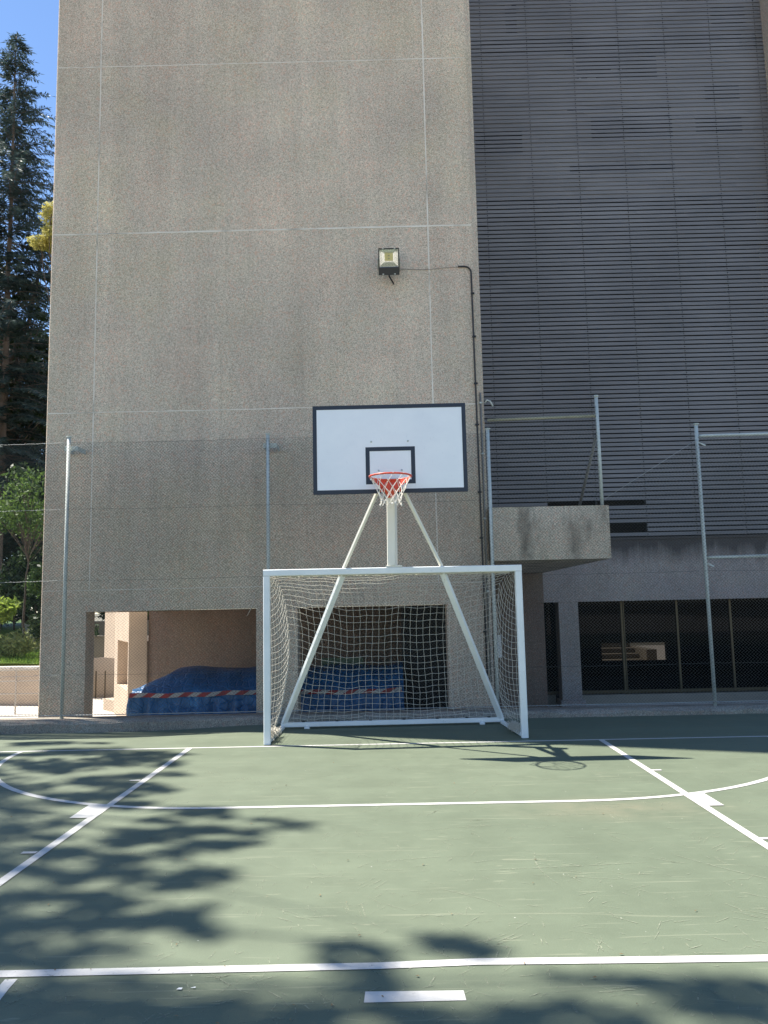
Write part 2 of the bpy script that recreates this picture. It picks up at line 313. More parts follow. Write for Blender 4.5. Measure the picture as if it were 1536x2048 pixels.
kind(g.build('kerb', M['kerbm']), 'structure')
g = MB(); g.add([(x, y, -.62) for x, y in ((-16, 11.7), (16, 11.7), (16, 40), (-16, 40))], [(0, 1, 2, 3)]); kind(g.build('paved_yard', M['paving']), 'structure')

# ------------------------------------------------------------------ tower building
H = 24.; FL = -.62; W = 11.95; D = 20.5
tw = thing('concrete_tower', (-1.9, 12, FL), 'tall windowless beige pebble-faced concrete tower rising behind the basketball hoop', 'building')
b = MB()
b.prism([(-4.75, D), (-4.75, W+.35), (-5.28, W+.35), (-5.28, W+.018), (-5.262, W), (1.41, W), (1.51, W+.10), (1.51, D)], 1.615, H)
b.prism([(-5.28, W+.35), (-5.28, W+.018), (-5.262, W), (-4.59, W), (-4.59, W+.35)], FL, 1.615, top=False, bot=False)
b.prism([(-2.03, W+.35), (-2.03, W), (-1.41, W), (-1.41, W+.35)], FL, 1.615, top=False, bot=False)
b.prism([(.83, W+.35), (.83, W), (1.41, W), (1.51, W+.10), (1.51, W+.35)], FL, 1.615, top=False, bot=False)
b.box(1.40, 1.508, W+.352, 17.27, FL, 1.6135, skip='t')
def jline(a, c, w=.016, proud=.0035):
    n = 24; pts = [(a[0]+(c[0]-a[0])*i/n+random.uniform(-.003, .003)*(a[0] == c[0]), a[1]+(c[1]-a[1])*i/n+random.uniform(-.003, .003)*(a[1] == c[1])) for i in range(n+1)]
    hor = a[1] == c[1]; vs = []
    for x, z in pts:
        k = w/2*random.uniform(.75, 1.2); y = W-proud
        vs += [(x, y, z-k), (x, y, z+k)] if hor else [(x+k, y, z), (x-k, y, z)]
    b.add(vs, [(2*i, 2*i+2, 2*i+3, 2*i+1) for i in range(n)], 1)
for z in (13.35, 10.46, 7.59, 4.68): jline((-5.25, z), (1.40, z), .014 if z < 5 or z > 10 else .024)
jline((-5.25, 1.94), (1.40, 1.94), .009, .003)
for x in (-4.55, .715): jline((x, 1.95), (x, H-1), .020, .0045)
b.build('wall', [M['tower'], M['joint']], tw)
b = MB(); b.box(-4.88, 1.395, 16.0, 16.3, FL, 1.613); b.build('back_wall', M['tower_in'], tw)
b = MB(); b.box(-4.0, 1.395, W+.36, 15.99, FL+.001, FL+.0034); b.build('floor', M['dark'], tw)  # dark floor sheet added to cut bounce light in the undercroft
b = MB(); b.box(.19, 1.395, 13.95, 15.997, FL, 1.613); b.build('partition', M['dark'], tw)
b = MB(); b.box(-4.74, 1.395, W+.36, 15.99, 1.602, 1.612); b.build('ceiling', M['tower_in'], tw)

# ------------------------------------------------------------------ louvred wing
V = 17.3
wg = thing('louvred_wing', (5.8, V, FL), 'recessed wing faced with dark blue-grey horizontal louvres above a shaded concrete band', 'building')
slat = MB(); joints = [1.33+1.08*k for k in range(8)] + [9.06]; pitch = .1003; NS = 152
for i in range(NS):
    z = 3.015+pitch*i
    for k in range(len(joints)-1):
        x0, x1 = joints[k]+.0022, joints[k+1]-.0022
        if i == 7 and k in (2, 3): x0 = x1 if k == 2 else 6.30
        if i in (1, 2) and k in (2, 3): 
            if k == 2: x0 = x1
            else: x0 = 5.62 if i == 2 else 5.75
        if x1-x0 < .05: continue
        dy = random.uniform(-.003, .003); dz = random.uniform(-.0025, .0025)
        slat.box(x0, x1, V+dy, V+.020+dy, z+dz, z+.073+dz)
slat.build('louvre_screen', M['louvre'], wg)
bt = MB()
for x in joints[1:-1]:
    bt = MB(); bt.box(x-.02, x+.02, V+.042, V+.09, 2.95, 18.2); bt.build('batten', M['black'], wg)
bo = MB()
for x in joints[1:-1]:
    for i in range(NS): bo.box(x-.009, x+.009, V-.008, V-.003, 3.015+pitch*i+.030, 3.015+pitch*i+.050)
o = bo.build('bolt', M['black'], wg); kind(o, 'stuff')
bk = MB()  # grey strips added close behind the slats to lighten the upper gap lines
HOLES = [(1.3, 9.1, 14.5, 14.9), (4.75, 6.6, 13.75, 14.62), (4.8, 6.75, 12.3, 12.85), (2.1, 3.4, 11.95, 12.55), (7.3, 8.5, 12.4, 12.8), (7.6, 8.4, 13.2, 13.6), (3.0, 3.25, 15., 16.5), (8.0, 8.6, 15., 15.6)]
for i in range(NS):
    z = 3.015+pitch*i+.0735
    if z < 10.9: continue
    x = 1.4
    while x < 9.0:
        x2 = min(9.05, x+.27); xm = (x+x2)/2
        hole = any(a < xm < c and z0 < z+.013 < z1 for a, c, z0, z1 in HOLES) or (abs(math.sin(z*2.17)) < .16 and 4.5 < xm < 6.9)
        if not hole: bk.box(x, x2, V+.024, V+.030, z-.012, z+.040)
        x = x2
kind(bk.build('gap_lightener', M['louvre'], wg), 'stuff')
b = MB(); b.box(1.52, 10.5, 18.3, 24.0, 1.625, 18.6); b.box(1.52, 10.5, V+.4, 18.295, 2.2, 2.95)
for z in (4.2, 7.1, 10., 12.9, 15.8): b.box(1.53, 10.4, 17.75, 18.298, z, z+.3)
b.build('inner_wall', M['dark'], wg)
b = MB()
for x0, x1, z0, z1 in ((4.93, 5.13, 13.55, 13.98), (4.73, 4.78, 13.5, 14.0), (2.98, 3.12, 13.5, 14.1), (2.30, 2.37, 13.4, 14.1), (3.17, 3.2, 13.5, 14.1), (3.0, 3.2, 15.8, 15.9), (5.5, 5.75, 14.1, 14.2)):
    b = MB(); b.box(x0, x1, V+.16, V+.18, z0, z1); b.build('blind', M['paper'], wg)
b = MB(); b.box(1.52, 10.5, V-.03, V+.39, 1.61, 2.93); b.box(1.52, 10.5, V-.05, V+.06, 2.932, 2.985); b.build('spandrel', M['wing'], wg)
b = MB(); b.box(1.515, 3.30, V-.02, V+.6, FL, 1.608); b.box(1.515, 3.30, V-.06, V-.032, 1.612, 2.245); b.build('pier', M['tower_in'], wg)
b = MB(); b.box(3.62, 4.04, V-.02, V+.36, -.47, 1.608); col_ = b.build('column', M['wing'], wg)
b = MB(); b.box(3.58, 4.10, V-.06, V+.40, FL, -.472); b.build('plinth', M['wing'], col_)
b = MB(); b.box(1.52, 9.055, V+.0, 18.298, 18.42, 18.6); b.build('sun_block_cap', M['wing'], wg)  # unseen cap added to keep sun from leaking in behind the louvres
b = MB(); b.box(9.06, 10.4, V-.42, 18.29, FL, 18.6); b.build('end_pier', M['tower'], wg)
b = MB(); b.box(4.105, 9.05, V+.30, V+.75, FL, -.42); b.box(3.305, 3.57, V+.45, V+.75, FL, -.40); b.build('sill', M['grey_render'], wg)
win = bpy.data.objects.new('window', None); COL.objects.link(win); win.parent = wg; win.location = Vector((6.5, V+.5, .6))-wg.location
b = MB()
for x in (3.31, 4.06, 5.10, 6.32, 7.50, 8.70): b.box(x-.022, x+.022, V+.42, V+.49, -.418, 1.605)
for x in (5.10,): b.box(x+.035, x+.055, V+.42, V+.49, -.418, 1.605)
b.box(3.31, 9.05, V+.425, V+.485, -.40, -.33); b.build('frame', M['bronze'], win)
b = MB()
for x0, x1 in ((3.34, 4.03), (4.09, 5.07), (5.16, 6.29), (6.35, 7.47), (7.53, 8.67), (8.73, 9.04)): b.add([(x0, V+.455, -.33), (x1, V+.455, -.33), (x1, V+.455, 1.604), (x0, V+.455, 1.604)], [(0, 1, 2, 3)])
b.build('pane', M['glass'], win)
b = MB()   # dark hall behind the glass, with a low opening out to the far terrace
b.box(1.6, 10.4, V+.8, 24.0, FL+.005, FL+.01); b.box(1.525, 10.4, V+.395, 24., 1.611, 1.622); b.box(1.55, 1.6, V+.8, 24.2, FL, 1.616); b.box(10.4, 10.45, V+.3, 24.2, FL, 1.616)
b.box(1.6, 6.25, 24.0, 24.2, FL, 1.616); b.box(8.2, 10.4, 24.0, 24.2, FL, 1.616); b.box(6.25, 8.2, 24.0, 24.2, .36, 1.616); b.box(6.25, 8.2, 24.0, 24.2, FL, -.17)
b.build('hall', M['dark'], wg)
b = MB(); b.box(1.525, 3.32, 11.90, V-.062, 2.25, 3.055); b.build('balcony', M['balc'], wg)
# steps seen through the hall
st = thing('stone_steps', (7.5, 27, FL), 'pale stone steps lit by sun, seen through the dark ground floor windows', 'steps')
for k in range(4): 
    b = MB(); b.bbox(6.2, 8.1-.0*k, 26+.45*k, 26.45+.45*k-.002, FL, -.28+.16*k, .01); b.build('step', M['grey_render'], st)
b = MB(); b.bbox(8.12, 8.45, 25.7, 28, FL, .05, .01); b.build('cheek_wall', M['grey_render'], st)

# ------------------------------------------------------------------ fences
F = 11.6
def chain(xa, xb, z0, z1, y, name, par, topf=None, m=None, d=.050, r=.0041):
    nz = int((z1-z0)/(d/2)); nx_ = int((xb-xa)/d)
    vs = []; fs = []
    zz = z0+np.arange(nz+1)*(z1-z0)/nz
    ang = np.array([0, 2*PI/3, 4*PI/3])
    wob = lambda X, Z: .012*np.sin(X*2.1+Z*1.3)+.008*np.sin(X*5.3-Z*2.2)
    base = 0
    for i in range(nx_+1):
        x = xa+d*i; X = x+np.where(np.arange(nz+1) % 2 == 0, -d/2, d/2)
        Z = zz
        if topf is not None:
            keep = Z <= topf(x)
            if keep.sum() < 2: continue
            X = X[keep]; Z = Z[keep]
        Yw = y+wob(X, Z); n = len(X)
        off = np.where(np.arange(n) % 2 == 0, -r*.8, r*.8)
        P = np.stack([np.stack([X+r*np.cos(a), Yw+r*np.sin(a)+off, Z], -1) for a in ang], 1).reshape(-1, 3)
        vs.append(P)
        k = np.arange(n-1)[:, None]*3+base; q = []
        for a in range(3):
            c = (a+1) % 3; q.append(np.concatenate([k+a, k+c, k+3+c, k+3+a], 1))
        fs.append(np.concatenate(q)); base += 3*n
    Vv = np.concatenate(vs); Ff = np.concatenate(fs)
    me = bpy.data.meshes.new(name); me.vertices.add(len(Vv)); me.vertices.foreach_set('co', Vv.ravel()); me.loops.add(Ff.size); me.loops.foreach_set('vertex_index', Ff.ravel().astype(np.int32))
    me.polygons.add(len(Ff)); me.polygons.foreach_set('loop_start', np.arange(0, Ff.size, 4, dtype=np.int32)); me.polygons.foreach_set('loop_total', np.full(len(Ff), 4, dtype=np.int32))
    me.materials.append(m or M['wire']); me.update(); me.validate(); o = bpy.data.objects.new(name, me); COL.objects.link(o); o.parent = par; o.location = -parent_loc(par); return o
fc = thing('chain_link_fence', (0, F, .1), 'tall chain-link fence on galvanised posts standing on the kerb behind the goal', 'fence')
slope = lambda x: 3.10+(x-3.15)*(3.95-3.10)/(4.58-3.15) if 1.5 < x < 4.6 and x > 3.15 else (3.04 if 1.5 < x <= 3.15 else 4.12)
chain(-7.2, 1.47, .14, 4.12, F-.035, 'wire_mesh', fc); chain(1.52, 4.58, .14, 4.0, F-.035, 'wire_mesh', fc, slope); chain(4.63, 7.0, .14, 4.02, F-.035, 'wire_mesh', fc)
for x, zt in ((-4.775, 4.22), (-1.79, 4.20), (1.495, 4.20), (4.60, 4.20), (-7.2, 4.2)):
    b = MB(); b.tube([(x, F, .095), (x, F, zt)], .027, 14); po = b.build('post', M['galv'], fc)
    b = MB(); b.tube([(x, F, zt), (x, F, zt+.012)], .041, 14); b.build('cap', M['galv'], po)
    if x < 0:
        b = MB(); b.bbox(x-.075, x+.13, F+.03, F+.036, zt-.20, zt-.13, .002); b.bbox(x+.118, x+.124, F+.036, W-.001, zt-.20, zt-.13, .002); b.bbox(x-.07, x-.064, F+.036, W-.001, zt-.20, zt-.13, .002)
        b.tube([(x+.08, F+.022, zt-.165), (x+.08, F+.03, zt-.165)], .010, 8); b.build('bracket', M['galv'], po)
    if x > 3:
        for zt2 in (3.92, 2.13):
            b = MB(); b.beam((x+.03, F, zt2), (x+.10, F-.05, zt2-.05), .03, .02); b.build('bracket', M['galv'], po)
for z in (4.025, 2.215):
    b = MB(); b.tube([(4.635, F, z), (4.70, F, z+.0), (7.4, F, z+.02)], [.018, .024, .024], 12); b.build('rail', M['galv'], fc)
def wire(z, xa, xb, sag=.012, r=.0022, m='wirepale', y=F-.04):
    b = MB(); n = 40; b.tube([(xa+(xb-xa)*i/n, y, z-sag*math.sin(PI*i/n)+.003*math.sin(i*1.7)) for i in range(n+1)], r, 5); b.build('tension_wire', M[m], fc)
for z in (4.13, 3.13, 2.08, .72):
    for xa, xb in ((-7.2, -4.78), (-4.77, -1.79), (-1.79, 1.49)): wire(z, xa, xb, .012, .0026 if xa < -6 else .002, 'wirepale' if xa < -6 else 'wire')  # leftmost bay gets the paler wire, sunlight put into its colour
for z in (2.02, .70): wire(z, 1.5, 4.6, .01, .0022, 'wire'); wire(z, 4.6, 7., .01, .0022, 'wire')
b = MB(); b.tube([(3.18, F-.03, 3.11), (4.58, F-.03, 3.96)], .0032, 6); b.build('tension_wire', M['wirepale'], fc)
b = MB(); b.tube([(-7.2, F-.045, .155), (-4.8, F-.045, .150), (1.5, F-.045, .150), (7.2, F-.045, .16)], .006, 6); b.build('tension_wire', M['wirepale'], fc)
# short fence on the balcony
bf = thing('balcony_fence', (2.4, 12, 3.055), 'short rusty-railed mesh fence standing on the concrete balcony beside the tower', 'fence')
b = MB(); b.tube([(3.25, 12., 3.056), (3.245, 12., 4.76)], .028, 12); po = b.build('post', M['galv'], bf)
b = MB(); b.tube([(3.245, 12., 4.76), (3.245, 12., 4.785)], .036, 12); b.build('cap', M['galv'], po)
b = MB(); b.tube([(1.55, 12., 4.43), (3.21, 12., 4.46)], .023, 10); b.build('rail', simple('weathered_galv', (.42, .40, .28), .6, .2, var=.4, scale=7), bf)
b = MB(); b.tube([(3.225, 12.04, 4.15), (3.13, 13.1, 3.056)], .024, 10); b.build('brace', M['pipegrey'], bf)
chain(1.55, 3.22, 3.07, 4.62, 11.97, 'wire_mesh', bf)
b = MB(); b.tube([(1.52, 11.99, 4.70), (1.55, 11.96, 4.74), (1.60, 11.96, 4.72), (1.64, 11.97, 4.64)], .012, 8); b.build('clamp', M['galv'], bf)

# ------------------------------------------------------------------ goal with hoop
YAW = R(2.0); GX, GY = .03, 9.67
def gp(x, y, z): return Vector((GX+x*math.cos(YAW)-y*math.sin(YAW), GY+x*math.sin(YAW)+y*math.cos(YAW), z))
gl = thing('football_goal', gp(0, 0, 0), 'white square-tube five-a-side football goal with sagging white net under the hoop', 'goal')
upv = (-math.sin(YAW), math.cos(YAW), 0)
for s_ in (-1, 1):
    b = MB(); b.beam(gp(s_*1.54, .04, .007), gp(s_*1.54, .04, 1.999), .08, .08, up=upv); b.build('post', M['white'], gl)
b = MB(); b.beam(gp(-1.58, .04, 2.04), gp(1.58, .04, 2.04), .08, .08); b.build('crossbar', M['white'], gl)
b = MB(); b.beam(gp(-1.50, 1.24, .055), gp(1.50, 1.24, .055), .06, .06); rb = b.build('rear_bar', M['white'], gl)
for x in (-1.2, -.75, -.3, .15, .6, 1.0, 1.3):
    b = MB(); b.bbox(*[c for c in (gp(x, 1.24, 0).x-.02, gp(x, 1.24, 0).x+.02, gp(x, 1.24, 0).y-.02, gp(x, 1.24, 0).y+.02)], .087, .10, .003)
    b.build('net_clip', M['black'], rb)
for x in (-1.15, 1.2):
    b = MB(); c = gp(x, 1.195, .012); b.bbox(c.x-.035, c.x+.035, c.y-.03, c.y+.01, .004, .03, .004); b.tube([c+Vector((0, 0, .0)), c+Vector((0, 0, .035))], .012, 8)
    b.build('anchor_foot', M['white'], rb)
for s_ in (-1, 1):
    b = MB(); b.beam(gp(s_*1.535, .085, .03), gp(s_*1.47, 1.20, .03), .045, .045); b.build('side_bar', M['white'], gl)
    b = MB(); b.beam(gp(s_*.61, .085, 2.02), gp(s_*1.455, 1.225, .09), .075, .05); b.build('brace', M['white'], gl)
# net
def back_pt(u, v):   # u across -1..1, v 0 crossbar .. 1 rear bar
    prof = [(0, .085, 1.995), (.10, .30, 1.95), (.22, .56, 1.80), (.36, .74, 1.52), (.55, .93, 1.05), (.75, 1.08, .58), (.9, 1.16, .22), (1, 1.24, .085)]
    for (a, y0, z0), (c, y1, z1) in zip(prof, prof[1:]):
        if v <= c+1e-9: q = (v-a)/(c-a); y = y0+(y1-y0)*q; z = z0+(z1-z0)*q; break
    hw = 1.52-.16*math.sin(PI*min(1, v*1.05))**.8
    sag = .10*math.sin(PI*v)**1.2*(1-abs(u)**2.4)
    edge = .09*abs(u)**3*math.sin(PI*v)
    return gp(u*hw+.012*math.sin(9*v+4*u), y+.10*math.sin(PI*v)*(1-u*u), z-sag+edge+.014*math.sin(7*u+3*v)+.008*math.sin(19*u))
def side_pt(s_, w, v):  # w 0 post .. 1 back-net edge
    e = back_pt(s_, v); p = gp(s_*1.535, .085, 1.99*(1-v)+.05*v); q = p.lerp(e, w); q.z -= .07*math.sin(PI*w)*math.sin(PI*v)*(1 if s_ < 0 else 1.3)
    ins = .05*math.sin(PI*w)*math.sin(PI*v); q.x -= s_*ins; return q
nt = MB(); NU, NV, r_ = 32, 27, .0021
J = lambda: Vector((random.uniform(-.006, .006), random.uniform(-.006, .006), random.uniform(-.006, .006)))
G = {}
for i in range(NU+1):
    for j in range(NV+1): G[i, j] = back_pt(-1+2*i/NU, j/NV)+(J() if 0 < j < NV else Vector())
for i in range(NU+1): nt.tube([G[i, j] for j in range(NV+1)], r_, 4, cap=False)
for j in range(NV+1): nt.tube([G[i, j] for i in range(NU+1)], r_, 4, cap=False)
for s_ in (-1, 1):
    NW = 9; Q = {}
    for i in range(NW+1):
        for j in range(NV+1):
            Q[i, j] = side_pt(s_, i/NW, j/NV)+(J() if 0 < j < NV and i < NW else Vector())
            if i == NW: Q[i, j] = G[0 if s_ < 0 else NU, j]
    for i in range(NW): nt.tube([Q[i, j] for j in range(NV+1)], r_, 4, cap=False)
    for j in range(NV): nt.tube([Q[i, j] for i in range(NW+1)], r_, 4, cap=False)
    # slack bundled net at the foot of each post
    rr = random.Random(5+int(s_))
    for q in range(26 if s_ > 0 else 22):
        w0 = rr.uniform(.05, .75); a = gp(s_*(1.52-.05*w0), .1+1.1*w0*.6, .06); pts = []
        for k in range(9):
            pts.append(a+Vector((rr.uniform(-.06, .06), rr.uniform(-.09, .09), rr.uniform(-.04, .11)*(1-.4*w0))))
        nt.tube(pts, .0032, 4, cap=False)
for k in range(3): nt.tube([gp(-1.45+2.9*i/60, .06+.03*math.sin(i*1.9+k), 1.992+.008*math.sin(i*.9+k*2)) for i in range(61)], .004, 4)
nt.build('net', M['net'], gl)

BYB = 9.13; BXC = .022; BZ = 2.92
hp = thing('basketball_hoop', (BXC, 9.66, 2.08), 'white basketball backboard with dark border and orange-red ring, mounted above the football goal', 'basketball hoop')
b = MB(); b.bbox(GX-.085, GX+.115, GY-.0, GY+.10, 2.082, 2.102, .003); b.build('base_plate', M['cream'], hp)
b = MB(); b.beam((GX-.005, GY+.05, 2.103), (GX+.012, GY+.05, 3.42), .105, .105, up=(math.sin(R(20)), math.cos(R(20)), 0)); b.build('pole', M['cream'], hp)
b = MB(); b.beam((BXC, GY+.0, 3.30), (BXC, BYB+.075, 3.30), .08, .10); b.beam((BXC-.35, BYB+.055, 3.3), (BXC+.35, BYB+.055, 3.3), .05, .04); b.beam((BXC-.16, BYB+.05, 2.93), (BXC-.16, BYB+.05, 3.75), .04, .04, up=(0, 1, 0)); b.beam((BXC+.16, BYB+.05, 2.93), (BXC+.16, BYB+.05, 3.75), .04, .04, up=(0, 1, 0))
b.beam((BXC, GY+.02, 2.95), (BXC, BYB+.075, 3.22), .06, .06); b.build('arm', M['cream'], hp)
for s_ in (-1, 1):
    b = MB(); b.beam((BXC+s_*.13, BYB+.055, 3.0), gp(s_*.60, .05, 2.083), .036, .036); b.build('strut', M['cream'], hp)
b = MB(); b.bbox(BXC-.9, BXC+.9, BYB, BYB+.03, BZ, BZ+1.05, .004); bd = b.build('backboard', M['board'], hp)
def rect(b, x0, x1, z0, z1, w, y0, y1):
    b.box(x0, x1, y0, y1, z0, z0+w); b.box(x0, x1, y0, y1, z1-w, z1); b.box(x0, x0+w, y0, y1, z0+w, z1-w); b.box(x1-w, x1, y0, y1, z0+w, z1-w)
b = MB(); rect(b, BXC-.902, BXC+.902, BZ-.002, BZ+1.052, .047, BYB-.003, BYB+.033); b.build('border', M['navy'], bd)
b = MB(); rect(b, BXC-.285, BXC+.295, BZ+.105, BZ+.545, .048, BYB-.003, BYB+.001); b.build('target_square', M['navy'], bd)
for x, z in ((-.215, .61), (.215, .61), (-.135, .265), (.135, .265)):
    b = MB(); b.tube([(BXC+x, BYB-.009, BZ+z), (BXC+x, BYB+.001, BZ+z)], .011, 10)
    b.build('bolt', M['galv'], bd)
RY = 8.745; RZ = 3.05
b = MB(); b.tube([(BXC+.2335*math.cos(q), RY+.2335*math.sin(q), RZ) for q in np.linspace(0, 2*PI, 49)[:-1]], .0105, 10, closed=True); b.build('ring', M['red'], hp)
b = MB()   # ring bracket: mounting plate, skirt under the back half, gusset
b.bbox(BXC-.12, BXC+.12, BYB-.012, BYB-.0035, 2.93, 3.07, .002); b.box(BXC-.12, BXC+.12, RY+.19, BYB-.012, RZ-.012, RZ-.003)
A = np.linspace(R(10), R(170), 25); o_ = len(b.v); vs = []
for q in A:
    h = .03+.085*max(0, math.sin(q))**3; vs += [(BXC+.222*math.cos(q), RY+.222*math.sin(q), RZ-.006), (BXC+(.222-.02*h/.1)*math.cos(q), RY+(.222-.02*h/.1)*math.sin(q), RZ-.006-h)]
b.add(vs, [(2*i, 2*i+1, 2*i+3, 2*i+2) for i in range(24)], 0, True)
b.add([(BXC-.09, RY+.20, RZ-.10), (BXC+.09, RY+.20, RZ-.10), (BXC+.035, BYB-.013, RZ-.19), (BXC-.035, BYB-.013, RZ-.19)], [(0, 1, 2, 3)])
for s_ in (-1, 1): b.add([(BXC+s_*.09, RY+.20, RZ-.01), (BXC+s_*.09, BYB-.013, RZ-.01), (BXC+s_*.035, BYB-.013, RZ-.19), (BXC+s_*.09, RY+.20, RZ-.10)], [(0, 1, 2, 3)])
b.build('ring_bracket', M['red'], hp)
hn = MB(); lv = [(.228, 0.), (.196, -.075), (.158, -.15), (.128, -.215), (.112, -.27), (.118, -.315)]
for s_ in (-1, 1):
    for i in range(12):
        pts = []
        for k, (rr, dz) in enumerate(lv):
            q = 2*PI*(i+.5*s_*k)/12+.13; pts.append(Vector((BXC+rr*math.cos(q)+random.uniform(-.006, .006)*(k > 0), RY+rr*math.sin(q)+random.uniform(-.006, .006)*(k > 0), RZ+dz+random.uniform(-.008, .008)*(k > 0))))
        hn.tube(pts, .0031, 5, cap=False)
for i in range(12):
    q = 2*PI*i/12+.13; hn.tube([(BXC+.238*math.cos(q+a), RY+.238*math.sin(q+a), RZ+.006*math.cos(a*30)) for a in (-.03, 0, .03)], .005, 5)
    if i % 3 == 0: hn.tube([(BXC+.118*math.cos(q), RY+.118*math.sin(q), RZ-.31), (BXC+.12*math.cos(q), RY+.12*math.sin(q), RZ-.335)], .010, 6)
hn.build('basket_net', M['hoopnet'], hp)

# ------------------------------------------------------------------ things on the tower
fl = thing('floodlight', (.08, W, 6.9), 'black square floodlight with mirrored reflector fixed high on the beige wall', 'lamp')
fx, fy, fz = .08, W-.24, 6.91; tilt = R(22)
def fpt(x, d, z):  # local: x right, d out of wall towards the viewer, z up; tilted downwards
    return (fx+x, fy-d*math.cos(tilt)-z*math.sin(tilt)*-1*-1, fz+z*math.cos(tilt)-d*math.sin(tilt))
b = MB(); 
def hexa(b, x0, x1, d0, d1, z0, z1, mi=0):
    vs = [fpt(x, d, z) for z in (z0, z1) for d in (d1, d0) for x in (x0, x1)]
    b.add(vs, [(0, 2, 3, 1), (4, 5, 7, 6), (0, 1, 5, 4), (2, 6, 7, 3), (0, 4, 6, 2), (1, 3, 7, 5)], mi)
x0, x1, z0, z1 = -.16, .16, -.09, .19
hexa(b, x0, x1, .0, .02, z0-.115, z1+.0); hexa(b, x0, x1, .02, .10, z1-.018, z1); hexa(b, x0, x1, .02, .10, z0-.115, z0); hexa(b, x0, x0+.018, .02, .10, z0, z1-.018); hexa(b, x1-.018, x1, .02, .10, z0, z1-.018)
for k in range(7): hexa(b, -.13+.04*k, -.12+.04*k, -.05, -.001, z0, z1-.02)
b.build('housing', M['black'], fl)
b = MB(); ox, iz = .142, (z0+.002, z1-.02); ix = .065; jz = (z0+.095, z1-.075)
P_ = [fpt(-ox, .096, iz[0]), fpt(ox, .096, iz[0]), fpt(ox, .096, iz[1]), fpt(-ox, .096, iz[1]), fpt(-ix, .03, jz[0]), fpt(ix, .03, jz[0]), fpt(ix, .03, jz[1]), fpt(-ix, .03, jz[1])]
b.add(P_, [(0, 1, 5, 4), (1, 2, 6, 5), (2, 3, 7, 6), (3, 0, 4, 7)]); b.build('reflector', M['mirror'], fl)
b = MB(); b.add(P_[4:], [(0, 1, 2, 3)], 0)
for zz in (jz[0]+.03, jz[0]+.075): hexa(b, -.016, .016, .031, .034, zz-.008, zz+.014, 1)
b.build('led_panel', [M['led'], simple('led_chip', (.45, .42, .22), .5)], fl)
b = MB(); b.add([fpt(-ox, .094, iz[0]), fpt(ox, .094, iz[0]), fpt(ox, .094, iz[1]), fpt(-ox, .094, iz[1])], [(0, 1, 2, 3)]); b.build('cover_glass', M['lampglass'], fl)
for s_ in (-1, 1):
    b = MB(); b.tube([fpt(s_*.168, .04, .03), (fx+s_*.168, W-.12, fz-.02), (fx+s_*.168, W-.001, fz-.02)], .012, 6); b.tube([fpt(s_*.163, .05, .03), fpt(s_*.178, .05, .03)], .014, 8); b.build('bracket', M['galv'], fl)
for x in (-.09, .09):
    for za, zb in ((z0-.11, z0-.095), (z1-.014, z1-.002)): b = MB(); hexa(b, x-.012, x+.012, .10, .105, za, zb); b.build('clip', M['galv'], fl)
b = MB(); b.tube([fpt(0, .02, z0-.115), (fx+.0, fy+.02, fz-.235), (fx+.05, fy+.10, fz-.285), (fx+.07, W-.02, fz-.27)], .013, 8); b.build('cable_tail', M['black'], fl)
def arcp(a, c, n=7): return [(a[0]+(c[0]-a[0])*math.sin(q), 0, a[1]+(c[1]-a[1])*(1-math.cos(q))) for q in np.linspace(0, PI/2, n)]
b = MB(); py = W-.02; b.tube([(1.17, py, 6.895), (1.27, py, 6.895)] + [(x, py, z) for x, _, z in arcp((1.27, 6.895), (1.372, 6.79))] + [(1.376, py, 5.5), (1.384, py, 4.0), (1.392, py, 2.3), (1.40, py, .3)], .013, 8)
cn = b.build('conduit', M['pipe']); tag(cn, 'dark bent conduit running down the tower edge from beside the floodlight', 'pipe')
for z in (6.45, 5.75, 5.0, 4.35, 3.3, 2.6, 1.2):
    b = MB(); b.bbox(1.355, 1.412, W-.038, W-.001, z-.012, z+.012, .003); b.build('clip', M['black'], cn)
b = MB(); px_ = [(.15, 6.80), (.3, 6.885), (.5, 6.868), (.72, 6.862), (.95, 6.885), (1.17, 6.895)]; b.tube([(x, W-.008, z) for x, z in px_], .0035, 6); tag(b.build('lamp_cable', M['pipegrey']), 'thin grey cable strung across the wall from the floodlight to the conduit', 'cable')
b = MB(); b.tube([(1.452, W+.02, 4.86), (1.452, W+.02, .2)], .014, 8); dp = b.build('downpipe', M['pipegrey']); tag(dp, 'grey vertical pipe on the tower corner behind the fence post', 'pipe')
for z in (4.7, 3.9, 2.9, 1.8):
    b = MB(); b.bbox(1.43, 1.475, W+.0, W+.04, z-.012, z+.012, .003); b.build('clip', M['galv'], dp)
b = MB(); b.bbox(2.185, 2.345, V-.09, V-.062, .46, .94, .004); tag(b.build('notice_board', M['paper']), 'blank white plate fixed to the dark pier behind the goal', 'sign')
b = MB(); b.tube([(-2.05, W-.03, 1.85), (-2.06, W-.06, 1.72), (-2.10, W-.09, 1.60), (-2.14, W-.08, 1.53), (-2.16, W-.07, 1.50)], .004, 5); tag(b.build('loose_cord', M['net']), 'short white cord hanging loose by the opening above the blue tarpaulin', 'cord')

